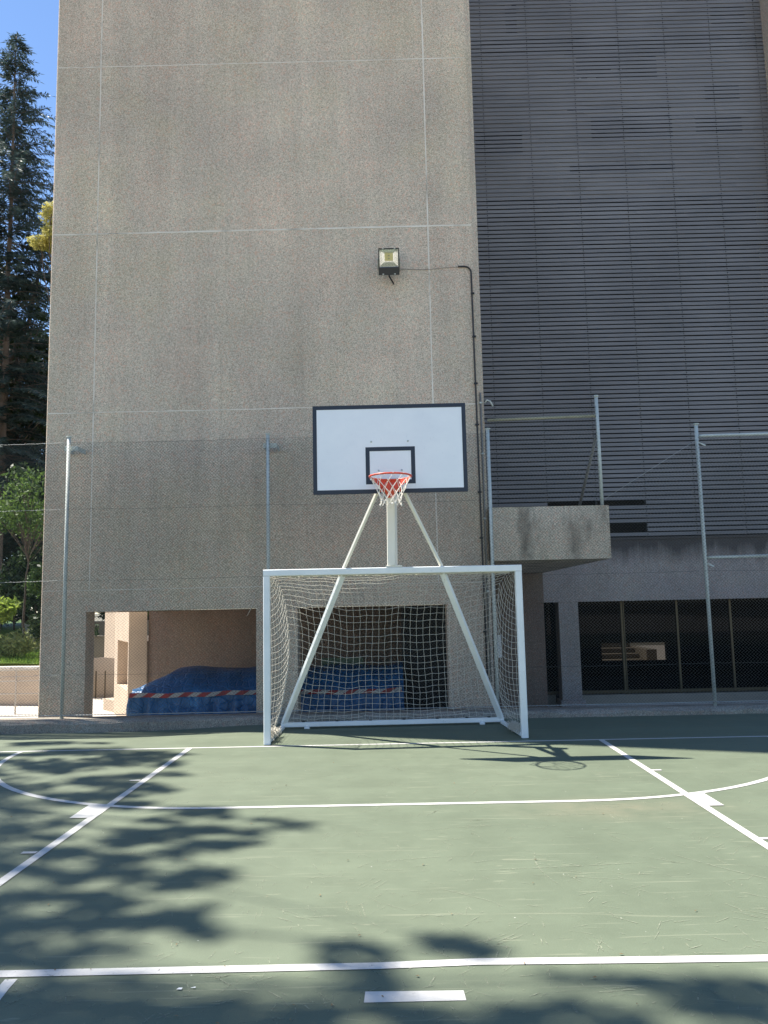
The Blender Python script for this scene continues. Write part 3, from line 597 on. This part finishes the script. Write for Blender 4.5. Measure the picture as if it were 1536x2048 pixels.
# ------------------------------------------------------------------ tarpaulin heap
tp = MB(); nx_, nt_ = 300, 46; xs = np.linspace(-4.235, .17, nx_)
from mathutils import noise as mnz
def ridge(p): return 1-2*abs(mnz.noise(p))
def tprof(x, t):
    e = min(1, max(0, (x+4.235)/.58)); h = .32+.31*e**.8+.035*mnz.noise((x*1.6, 0, 3))+.02*math.sin(x*5.3); hs = .30+.02*math.sin(x*3.1)
    fold = (.030*math.sin(x*23+1.3*math.sin(x*5))+.018*math.sin(x*41+.7))
    cr = .035*ridge((x*2.2, t*3.1, 1.))+.022*ridge((x*5.1+t*3, t*4, 7.))
    if t < .45:
        q = t/.45; return 12.93-.05*(1-q)+fold*(1-q)**.6+.03*math.sin(x*1.7)-cr*(.4+.6*math.sin(PI*q)), FL+(hs-FL)*q
    if t < .75:
        q = (t-.45)/.30; return 12.93+.75*q, hs+(h-hs)*math.sin(q*PI/2)+cr*math.sin(PI*min(1, q+.15))*.8
    q = (t-.75)/.25; return 13.68+.8*q, h-(h-FL)*q*q+cr*.12*(1-q)
vs = []
for x in xs:
    for k in range(nt_):
        y, z = tprof(x, k/(nt_-1)); vs.append((x+(.025*math.sin(z*9+y*13)-.05*max(0, .3-z) if x < -4.18 else 0), y, z))
tp.add(vs, [(i*nt_+k, (i+1)*nt_+k, (i+1)*nt_+k+1, i*nt_+k+1) for i in range(nx_-1) for k in range(nt_-1)], 0, True)
cap = [vs[k] for k in range(nt_)]; c0 = (-4.265, 13.5, -.1); tp.add(cap+[c0], [(k+1, k, nt_) for k in range(nt_-1)], 0, True)
tag(tp.build('tarpaulin_heap', M['tarp']), 'blue tarpaulin draped over a long heap inside the undercroft opening', 'tarpaulin')
b = MB(); vs = []
for i in range(120):
    x = -4.215+4.355*i/119; z = .275+.012*math.sin(x*2.3)+.006*math.sin(x*9)
    yy = 12.875+.02*math.sin(x*11)*.6+.03*math.sin(x*1.7)
    for dz, o2 in ((-.035, 0), (.035, 0)): vs.append((x, yy+.004*math.sin(x*30), z+dz))
b.add(vs, [(2*i, 2*i+2, 2*i+3, 2*i+1) for i in range(119)]); vs2 = [(x, y+.003, z) for x, y, z in vs]; b.add(vs2, [(2*i+1, 2*i+3, 2*i+2, 2*i) for i in range(119)])
tag(b.build('hazard_tape', M['tape']), 'red and white striped barrier tape stretched along the blue tarpaulin', 'tape')
b = MB(); b.bbox(-1.22, -.50, 13.85, 13.92, .05, .74, .006); tag(b.build('olive_panel', M['olive']), 'dull green board leaning up behind the tarpaulin heap', 'board')

# ------------------------------------------------------------------ yard to the left, behind the tower
yw = thing('yard_wall', (-5.4, 17, FL), 'tan rendered wall with a recessed panel behind the undercroft opening', 'wall')
def slab(b, a, c, z0, z1, th):
    a = Vector((*a, 0)); c = Vector((*c, 0)); n = Vector(((c-a).y, -(c-a).x, 0)).normalized()*th
    b.prism([(a.x, a.y), (c.x, c.y), (c.x-n.x, c.y-n.y), (a.x-n.x, a.y-n.y)][::-1], z0, z1)
def slabn(b, a, c, z0, z1, th): slab(b, c, a, z0, z1, -th)
A0, A1, A2 = Vector((-4.885, 15.92)), Vector((-5.90, 18.05)), Vector((-6.42, 18.65))
L2 = lambda p, q, t_: (p.x+(q.x-p.x)*t_, p.y+(q.y-p.y)*t_)
b = MB(); slabn(b, L2(A0, A1, 0), L2(A0, A1, .04), FL, 1.60, .35); slabn(b, L2(A0, A1, .76), L2(A0, A1, 1), FL, 2.6, .35); slabn(b, L2(A0, A1, .04), L2(A0, A1, .76), 1.0, 1.60, .35); slabn(b, L2(A0, A1, .04), L2(A0, A1, .76), FL, .05, .35)
b.build('wall', M['tan'], yw)
b = MB(); n_ = Vector((-(A1-A0).y, (A1-A0).x)).normalized()*-.10; P0 = Vector(L2(A0, A1, .04))+n_; P1 = Vector(L2(A0, A1, .76))+n_; slabn(b, (P0.x, P0.y), (P1.x, P1.y), .05, 1.0, .2); b.build('recess', M['tan'], yw)
b = MB(); slabn(b, (A1.x, A1.y), (A2.x, A2.y), FL, -.36, .3); slabn(b, (A1.x, A1.y), (A2.x, A2.y), .57, 2.6, .3); b.build('pillar', M['tan'], yw)
te = thing('terrace_house', (-9.5, 27, FL), 'low shaded terrace building with a dark window beyond the undercroft', 'building')
b = MB(); b.box(-13, -7.6, 28, 29, FL, 1.28); b.build('wall', M['grey_render'], te)
b = MB(); b.box(-9.72, -9.48, 27.98, 27.997, .80, 1.12); b.build('window', M['black'], te)
b = MB(); b.box(-12, -7.9, 24, 24.25, FL, .86); b.box(-12, -7.88, 23.96, 24.3, .862, .90); b.build('parapet', M['grey_render'], te)
b = MB(); b.box(-7.86, -7.70, 24, 25.5, FL, .84); b.build('pillar', M['tan'], te)
rw = thing('ramp_wall', (-7.6, 21, FL), 'low tan wall with pickets along the ramp beyond the undercroft', 'wall')
b = MB(); b.add([(-9.4, 21.4, FL), (-6.6, 21.0, FL), (-6.6, 21.0, .48), (-9.4, 21.4, .30), (-9.4, 21.6, FL), (-6.6, 21.2, FL), (-6.6, 21.2, .48), (-9.4, 21.6, .30)], [(0, 1, 2, 3), (5, 4, 7, 6), (3, 2, 6, 7), (1, 5, 6, 2), (4, 0, 3, 7)]); b.build('wall', M['tan'], rw)
for k in range(4):
    b = MB(); b.box(-8.0+.24*k, -7.975+.24*k, 20.93, 20.955, FL, .08)
    b.build('picket', M['bronze'], rw)

rt = thing('retaining_wall', (-9.2, 19.5, FL), 'tan stone retaining wall below the grass bank left of the tower', 'wall')
b = MB(); P = [(-16, 19.9), (-10.2, 19.9), (-8.1, 19.45), (-8.1, 19.8), (-10.2, 20.2), (-16, 20.2)]
for k in range(3): b.prism(P, FL+.30*k, FL+.30*k+.285)
b.prism([(-16, 19.93), (-10.2, 19.93), (-8.1, 19.48), (-8.1, 19.78), (-10.2, 20.18), (-16, 20.18)], FL, FL+.88); b.build('block_course', M['tan'], rt)
b = MB(); b.prism([(-16, 19.86), (-10.2, 19.86), (-8.08, 19.41), (-8.08, 19.82), (-10.2, 20.24), (-16, 20.24)], FL+.882, FL+.93); b.build('coping', M['paving'], rt)
hr = thing('handrail', (-8.5, 18, FL), 'pale three-bar steel handrail beside the path left of the tower', 'railing')
for z in (.34, .10, -.18): 
    b = MB(); b.tube([(-12.5, 18.1, z), (-7.3, 18., z+.01)], .018 if z > .2 else .013, 8); b.build('bar', M['steel_rail'], hr)
for x in (-11.6, -10.05, -8.47): 
    b = MB(); b.beam((x, 18.03, FL), (x, 18.03, .33), .045, .02, up=(1, 0, 0)); b.build('post', M['steel_rail'], hr)
gk = MB()
nx_, ny_ = 40, 24
def gz(x, y): return .27+.05*(y-20)+.06*math.sin(x*1.1)+.05*math.sin(y*.9+x*.4)
bx_ = lambda i, y: -28+(28-.42*y)*i/(nx_-1)
gk.add([(bx_(i, 20.1+22*j/(ny_-1)), 20.1+22*j/(ny_-1), gz(bx_(i, 20.1+22*j/(ny_-1)), 20.1+22*j/(ny_-1))) for j in range(ny_) for i in range(nx_)], [(j*nx_+i, j*nx_+i+1, (j+1)*nx_+i+1, (j+1)*nx_+i) for j in range(ny_-1) for i in range(nx_-1)], 0, True)
kind(gk.build('grass_bank', M['grass']), 'structure')
gb = MB(); n = 9000; x = rng.uniform(-13.5, -7.1, n); y = 20.15+rng.random(n)**1.5*6; x = np.minimum(x, -.425*y-.02); z = np.array([gz(a, c) for a, c in zip(x, y)]); a = rng.uniform(0, 2*PI, n); h = rng.uniform(.05, .13, n); w = .010
dx, dy = np.cos(a)*w, np.sin(a)*w; lx, ly = rng.normal(0, .03, n), rng.normal(0, .03, n)
gb.quads(np.stack([np.stack([x-dx, y-dy, z-.01], -1), np.stack([x+dx, y+dy, z-.01], -1), np.stack([x+lx+dx*.3, y+ly, z+h], -1), np.stack([x+lx-dx*.3, y+ly, z+h], -1)], 1))
kind(gb.build('grass', M['grass']), 'stuff')

# ------------------------------------------------------------------ vegetation
def leaves(mb, C, rad, n, size, flat=.0, mi=0):
    """n leaf-sized quads scattered in an ellipsoid clump"""
    d = rng.normal(size=(n, 3)); d /= np.linalg.norm(d, axis=1)[:, None]; q = rng.random(n)**.45
    P = np.asarray(C)+d*q[:, None]*np.asarray(rad)
    a = rng.normal(size=(n, 3)); a[:, 2] *= (1-flat); a /= np.linalg.norm(a, axis=1)[:, None]
    b_ = np.cross(a, rng.normal(size=(n, 3))); b_ /= np.linalg.norm(b_, axis=1)[:, None]
    s_ = size*rng.uniform(.55, 1.35, n)[:, None]; a = a*s_; b_ = b_*s_*.42
    mb.quads(np.stack([P-a, P+b_-a*.1, P+a, P-b_-a*.1], 1), mi)
def limb(mb, a, c, r0, r1, bend=.15, n=7):
    a, c = Vector(a), Vector(c); l = (c-a).length; off = Vector((random.uniform(-1, 1), random.uniform(-1, 1), random.uniform(-.2, .6)))*bend*l
    mb.tube([a.lerp(c, i/n)+off*math.sin(PI*i/n)*.5 for i in range(n+1)], [r0+(r1-r0)*i/n for i in range(n+1)], 7)
def tree(name, base, trunk_top, clumps, mats, label, cat='tree', leaf=.11, per=160, r0=.16, group=None, bark='bark', path=None):
    t_ = thing(name, base, label, cat, group); mb = MB(); B = Vector(base); T = Vector(trunk_top)
    n = 10; wob = [Vector((random.uniform(-.08, .08), random.uniform(-.08, .08), 0)) for _ in range(n+1)]
    tr = [B.lerp(T, i/n)+wob[i]*(0 < i) for i in range(n+1)]; 
    if path: tr = [Vector(q) for q in path]; n = len(tr)-1
    mb.tube(tr, [r0*(1-.75*i/n) for i in range(n+1)], 9)
    for c in clumps:
        p = Vector(c[0]); k = max(.15, min(.97, ((p.z-B.z)*.72)/(T.z-B.z+1e-6))); q = B.lerp(T, k); limb(mb, q, p, r0*.28*(1-k*.5), .012)
    mb.build('trunk', M[bark], t_)
    cm = MB()
    for c in clumps:
        rad = c[1] if isinstance(c[1], (tuple, list)) else (c[1], c[1], c[1]*.75); nn = c[2] if len(c) > 2 else per
        leaves(cm, c[0], rad, nn, leaf)
    cm.build('crown', mats, t_); return t_
def conifer(base, height, width, label, first=2.0, droop=.35, nwh=80, lean=(0, 0), spray=.46, tw=.026, bark='barkpale', r0=.19, sparse=1.0):
    t_ = thing('conifer_tree', base, label, 'tree', 'conifers left of the tower'); mb = MB(); B = Vector(base); T = B+Vector((lean[0], lean[1], height))
    n = 14; mb.tube([B.lerp(T, i/n)+Vector((random.uniform(-.03, .03), 0, 0)) for i in range(n+1)], [r0*(1-.93*i/n)+.006 for i in range(n+1)], 9)
    Q = []
    for w in range(nwh):
        k = (w+random.random()*.6)/nwh; z = first+(height-first)*k; c = B.lerp(T, z/height)
        Lm = width*(1-k)**.75+.10
        for j in range(random.choice((5, 6, 6, 7))):
            if random.random() > sparse: continue
            az = random.uniform(0, 2*PI); ln = Lm*random.choice((random.uniform(.3, .9), random.uniform(.6, 1.1), random.uniform(.8, 1.45))); d = Vector((math.cos(az), math.sin(az), 0)); up = .35*k+random.uniform(-.1, .2); m_ = 9
            P = [c+d*(ln*i/m_)+Vector((0, 0, ln*(up*(i/m_)-droop*1.2*(i/m_)**2+.22*max(0, i/m_-.75)))) for i in range(m_+1)]
            mb.tube(P, [.022*(1-k*.6)*(1-.85*i/m_)+.003 for i in range(m_+1)], 4, cap=False)
            sd = Vector((-d.y, d.x, 0)); ns = max(6, int(ln*24))
            for q in range(ns):
                f = .12+.88*(q+random.random())/ns; i = min(m_-1, int(f*m_)); p = P[i].lerp(P[i+1], f*m_-i)
                for s_ in (-1, 1):
                    l2 = spray*random.uniform(.5, 1.25)*(1.1-.55*f)*(1-.35*k); v_ = (d*random.uniform(.25, .8)+sd*s_*random.uniform(.5, 1)+Vector((0, 0, random.uniform(-.75, .12)))).normalized()*l2
                    ww = v_.cross(Vector((random.uniform(-1, 1), random.uniform(-1, 1), 1))).normalized()*tw*random.uniform(.6, 1.3)
                    Q.append([p-ww*.4, p+v_*.5-ww, p+v_, p+v_*.5+ww])
            p = P[-1]; v_ = (P[-1]-P[-2]).normalized()*spray*.6; ww = v_.cross(Vector((0, 0, 1))).normalized()*tw*.8; Q.append([p-ww*.4, p+v_*.5-ww, p+v_, p+v_*.5+ww])
    mb.build('trunk', M[bark], t_); cm = MB(); cm.quads(np.array([[tuple(v) for v in q] for q in Q])); cm.build('crown', M['needle'], t_); return t_
conifer((-14.95, 30., .8), 24.6, 4.5, 'tallest dark blue-green conifer with a ragged pointed top against the sky', first=4.5, nwh=96)
conifer((-17.2, 34., .8), 15.0, 4.2, 'shorter conifer with a thin grey trunk just behind the tallest conifer', first=3.4, nwh=64, r0=.13)
conifer((-13.2, 34.5, .8), 20.0, 4.2, 'conifer pressed close behind the tower edge, half hidden by the wall', first=3.4, nwh=66, r0=.16)
# bent pale branchy tree between the conifers
cl = [((random.uniform(-16.2, -13.2), 31.3+random.uniform(-.8, .8), random.uniform(7, 16.8)), random.uniform(.4, .75), 200) for _ in range(40)]
tree('leaning_tree', (-16.6, 31., .5), (-13.9, 31., 17.), cl, M['leafdark'], 'thin bent bare-trunked tree curving up towards the tower edge', leaf=.10, r0=.15, bark='barkpale',
     path=[(-16.6, 31, .5), (-16.5, 31, 5), (-16.2, 31, 9.5), (-15.55, 31, 11.3), (-15.1, 31, 12.1), (-14.5, 31, 13.5), (-14.23, 31, 15.2), (-14.05, 31, 16.5), (-13.9, 31, 18)])
cl = [((-12.15+random.uniform(-.5, .6), 27.5+random.uniform(-.5, .5), 15.6+random.uniform(-.8, .8)), random.uniform(.26, .42), 380) for _ in range(16)]
tree('yellow_tree', (-11.2, 27.7, .5), (-11.5, 27.6, 15.7), cl, M['leafyellow'], 'yellow-green sunlit tree peeping out beside the tower edge', leaf=.065, r0=.15)
for bx, by, hz, lb in ((-16.5, 36, 14.5, 'tall dense dark tree filling the gap behind the conifers'), (-20.5, 36, 15, 'broad dark tree at the back left, behind the bare conifer trunk'), (-12.6, 36, 12.0, 'dark leafy tree behind the terrace building, showing low beside the tower')):
    cl = [((bx+random.gauss(0, 1.7), by+random.gauss(0, .8), random.uniform(1.2, hz)), random.uniform(.8, 1.3), 520) for _ in range(62)]
    tree('dark_tree', (bx, by, .5), (bx, by, hz), cl, M['leafdark'], lb, leaf=.13, r0=.22, group='dark trees behind the bank')
def shrub(name, C, rad, mat, n, label, leaf=.08, clumps=14, cat='shrub', group=None):
    C = np.array(C); cl = []
    for _ in range(clumps):
        d = rng.normal(size=3); d /= np.linalg.norm(d); d[2] = abs(d[2])*1.1-.25; cl.append((tuple(C+d*np.array(rad)*rng.uniform(.35, .85)), float(max(rad)*rng.uniform(.28, .42)), n//clumps))
    b0 = (C[0], C[1], gz(C[0], C[1]))
    return tree(name, b0, tuple(C+np.array([0, 0, rad[2]*.3])), cl, M[mat], label, cat, leaf, r0=.04, group=group)
shrub('acer_shrub', (-10.4, 22.6, 4.3), (1.1, .9, 1.7), 'leafmid', 2300, 'layered mid-green maple shrub in front of the dark trees', .07, 26)
shrub('acer_shrub', (-9.9, 22.9, 2.3), (.9, .8, .9), 'leafmid', 2200, 'lower green maple shrub close beside the tower edge', .08, 18)
shrub('dark_shrub', (-11.2, 25.2, 2.0), (2.2, 1.0, 1.9), 'leafdark', 5200, 'broad dark shrub filling the bank behind the maple', .10, 26)
shrub('dark_shrub', (-11.6, 26.0, 5.0), (1.9, 1.0, 1.9), 'leafdark', 4200, 'tall dark bush rising behind the maple crown', .10, 24)
shrub('red_shrub', (-15.75, 33.2, 9.2), (.75, .5, .6), 'leafred', 330, 'dark red leaves showing among the dark trees just above the fence wire', .085, 10)
shrub('lime_shrub', (-10.6, 21.3, 1.55), (.72, .6, .75), 'leaflime', 1500, 'bright lime-green bush at the left edge behind the fence', .10, 14)
shrub('variegated_shrub', (-10.15, 21.4, .70), (.95, .6, .48), 'leafpale', 2100, 'pale variegated low shrub on the grass bank', .065, 18)
shrub('hedge_shrub', (-9.6, 29.6, 1.75), (1.6, .7, .7), 'leaflime', 1800, 'bright green hedge top above the terrace wall, seen through the opening', .10, 16)
shrub('dark_shrub', (-9.1, 21.9, 1.2), (.9, .6, .8), 'leafdark', 1800, 'dark leafy shrub in shade beside the tower edge, above the grass', .08, 14)

# tall trees left of the court, outside the frame: they throw the dappled shade on the court
SUN = Vector((.535, -.20, -1.0))
CAMF, CPITCH, CROLL, CYAW, CH = 1581.8, R(6.76), R(1.22), R(.38), 1.614
RM = Matrix.Rotation(CYAW, 3, 'Z') @ Matrix.Rotation(CPITCH, 3, 'X') @ Matrix.Rotation(CROLL, 3, 'Y')
# (ground x, ground y, half-width, half-depth) of each shaded patch, metres
PATCH = [(-4.5,10.01,0.45,0.37),(-3.59,9.58,0.61,0.48),(-2.94,9.04,0.52,0.42),(-2.61,9.23,0.35,0.22),(-3.51,8.42,0.64,0.42),(-2.74,7.98,0.45,0.31),(-3.41,7.61,0.29,0.26),(-2.71,7.26,0.59,0.25),(-2.27,7.41,0.23,0.18),(-2.31,8.54,0.22,0.19),(-2.83,6.17,0.27,0.35),(-1.93,5.98,0.44,0.28),(-1.6,5.71,0.39,0.19),(-1.33,6.03,0.41,0.16),(-0.92,6.1,0.22,0.24),(-1.11,5.67,0.19,0.1),(-1.76,5.34,0.33,0.16),(-1.96,5.02,0.31,0.18),(-2.1,4.74,0.26,0.18),(-1.37,4.97,0.29,0.18),(-1.21,5.07,0.22,0.15),(-2.38,5.28,0.2,0.16),(-1.68,4.68,0.2,0.14),(-1.21,4.31,0.2,0.21),(-1.06,4.3,0.09,0.14),(-1.48,4.42,0.2,0.14),(-1.78,4.15,0.28,0.24),(-1.48,3.99,0.21,0.14),(-1.78,3.87,0.19,0.09),(-1.56,3.49,0.23,0.15),(-1.37,3.59,0.2,0.09),(-1.13,3.64,0.12,0.07),(-0.76,3.45,0.12,0.11),(-0.69,3.33,0.15,0.08),(-0.18,3.96,0.12,0.14),(-0.15,3.75,0.08,0.06),(0.32,4.02,0.11,0.11),(0.37,3.91,0.06,0.05),(-0.32,3.35,0.1,0.08),(0.0,3.58,0.12,0.06),(-0.16,3.36,0.14,0.09),(0.12,3.34,0.2,0.08),(0.33,3.3,0.21,0.07),(0.57,3.32,0.21,0.07),(0.81,3.61,0.08,0.04),(1.07,3.61,0.09,0.04),(1.23,3.42,0.22,0.1),(1.47,3.55,0.11,0.1),(1.32,3.31,0.16,0.08),(0.89,3.34,0.15,0.05),(-3.73,7.23,0.27,0.76),(-2.95,5.73,0.25,0.59),(-2.3,4.4,0.24,0.48),(-4.63,9.07,0.35,0.43),(-0.38,3.19,0.19,0.1),(0.36,3.13,0.36,0.1),(1.09,3.1,0.36,0.1),(-1.13,3.18,0.38,0.1)]
FILL = [(random.uniform(-4.6, -1.2), random.uniform(4., 10.2)) for _ in range(70)]
FILL = [(x, y, random.uniform(.10, .24), random.uniform(.05, .14)) for x, y in FILL if x < -1.3-(.9 if y > 7 else 0) - (.5 if y > 8.6 else 0)]
def crown_for(patches, base, top, label, zr=(14, 17)):
    t_ = thing('shade_tree', base, label, 'tree', 'shade trees left of the court'); mb = MB(); cm = MB(); B = Vector(base); T = Vector(top)
    n = 10; mb.tube([B.lerp(T, i/n)+Vector((random.uniform(-.1, .1), random.uniform(-.1, .1), 0))*(i > 0) for i in range(n+1)], [.30*(1-.7*i/n) for i in range(n+1)], 10)
    for gx, gy, rx, ry in patches:
        z = random.uniform(*zr); rx *= .92; ry *= .92; c = Vector((gx, gy, 0))-SUN*z; q = B.lerp(T, random.uniform(.6, .98)); limb(mb, q, c, .022, .006, .12)
        for _ in range(3):
            c2 = c+Vector((random.gauss(0, rx*.38), random.gauss(0, ry*.38), random.uniform(-.3, .3))); a_ = random.uniform(.5, .95)
            leaves(cm, tuple(c2), (rx*a_, ry*random.uniform(.5, .9), min(rx, ry)*.6+.1), min(300, int(8+300*rx*ry)), .11, .35)
    mb.build('trunk', M['bark'], t_); cm.build('crown', M['leafmid'], t_)
PATCH += [(-.5, 3.24, .18, .05), (.3, 3.2, .2, .05), (1.0, 3.2, .2, .05), (-1.45, 3.3, .2, .06), (-1.55, 4.6, .22, .1), (-2.2, 5.6, .28, .12), (-1.7, 5.15, .26, .08)]
near = [p for p in PATCH if p[1] < 3.95 and p[0] > -1.0]; far = [p for p in PATCH if p not in near]
crown_for(far+FILL, (-15.5, 10.4, -.6), (-13.2, 10.6, 19.5), 'broad leafy tree beyond the left side of the court, shading the key')
crown_for(near, (-13.2, 6.4, -.6), (-10.6, 7.0, 19.5), 'leafy tree beside the free throw end of the court, shading the foreground')

# ------------------------------------------------------------------ small litter
lf = MB(); n = 90; yy = 3.3+rng.random(n)**1.4*7.6; xx = rng.uniform(-.5, .5, n)*yy; a = rng.uniform(0, 2*PI, n); sz = rng.uniform(.005, .013, n)
ca, sa = np.cos(a)*sz, np.sin(a)*sz; zz = np.array([dip(p, q) for p, q in zip(xx, yy)])
lf.quads(np.stack([np.stack([xx-ca, yy-sa, zz+.006], -1), np.stack([xx+sa*.4, yy-ca*.4, zz+.010], -1), np.stack([xx+ca, yy+sa, zz+.007], -1), np.stack([xx-sa*.4, yy+ca*.4, zz+.008], -1)], 1))
kind(lf.build('leaf_litter', simple('dry_leaf', (.20, .13, .06), .8, var=.5, scale=40)), 'stuff')
b = MB(); b.add([(-.955, 3.587, .006), (-.932, 3.585, .006), (-.93, 3.597, .008), (-.947, 3.603, .006)], [(0, 1, 2, 3)]); tag(b.build('paper_scrap', M['paper']), 'larger of two tiny white paper scraps just below the free throw line', 'litter')
b = MB(); b.add([(-.898, 3.60, .006), (-.876, 3.598, .006), (-.875, 3.604, .008), (-.885, 3.606, .006)], [(0, 1, 2, 3)]); tag(b.build('paper_scrap', M['paper']), 'smaller, slimmer of two tiny white paper scraps below the free throw line', 'litter')

# ------------------------------------------------------------------ camera, light, sky
cam = bpy.data.cameras.new('camera'); co = bpy.data.objects.new('camera', cam); COL.objects.link(co); S.camera = co
cam.sensor_fit = 'VERTICAL'; cam.sensor_height = 24; cam.lens = CAMF/2048*24; cam.clip_end = 3000; cam.clip_start = .05
m4 = Matrix([[RM[i][0], RM[i][2], -RM[i][1], 0] for i in range(3)]+[[0, 0, 0, 1]]); m4.translation = Vector((0, 0, CH)); co.matrix_world = m4
to = -SUN.normalized(); el = math.asin(to.z); az = math.atan2(to.x, to.y)
ld = bpy.data.lights.new('sun', 'SUN'); lo = bpy.data.objects.new('sun', ld); COL.objects.link(lo); ld.energy = 4.8; ld.angle = R(.53); ld.color = (1., .95, .86)
lo.rotation_euler = SUN.to_track_quat('-Z', 'Y').to_euler(); lo.location = (-20, 10, 30)
wd_ = bpy.data.worlds.new('World'); S.world = wd_; wd_.use_nodes = True; nt_w = wd_.node_tree; bg = nt_w.nodes['Background']
sk = nt_w.nodes.new('ShaderNodeTexSky'); sk.sky_type = 'NISHITA'; sk.sun_disc = False; sk.sun_elevation = el; sk.sun_rotation = az; sk.altitude = 600; sk.air_density = 1.0; sk.dust_density = .0; sk.ozone_density = 4.5
nt_w.links.new(sk.outputs[0], bg.inputs[0]); bg.inputs[1].default_value = .095
S.view_settings.view_transform = 'Standard'; S.view_settings.look = 'None'; S.view_settings.gamma = 1; S.view_settings.exposure = 1.25
S.cycles.max_bounces = 8; S.cycles.transparent_max_bounces = 16; S.cycles.use_denoising = True
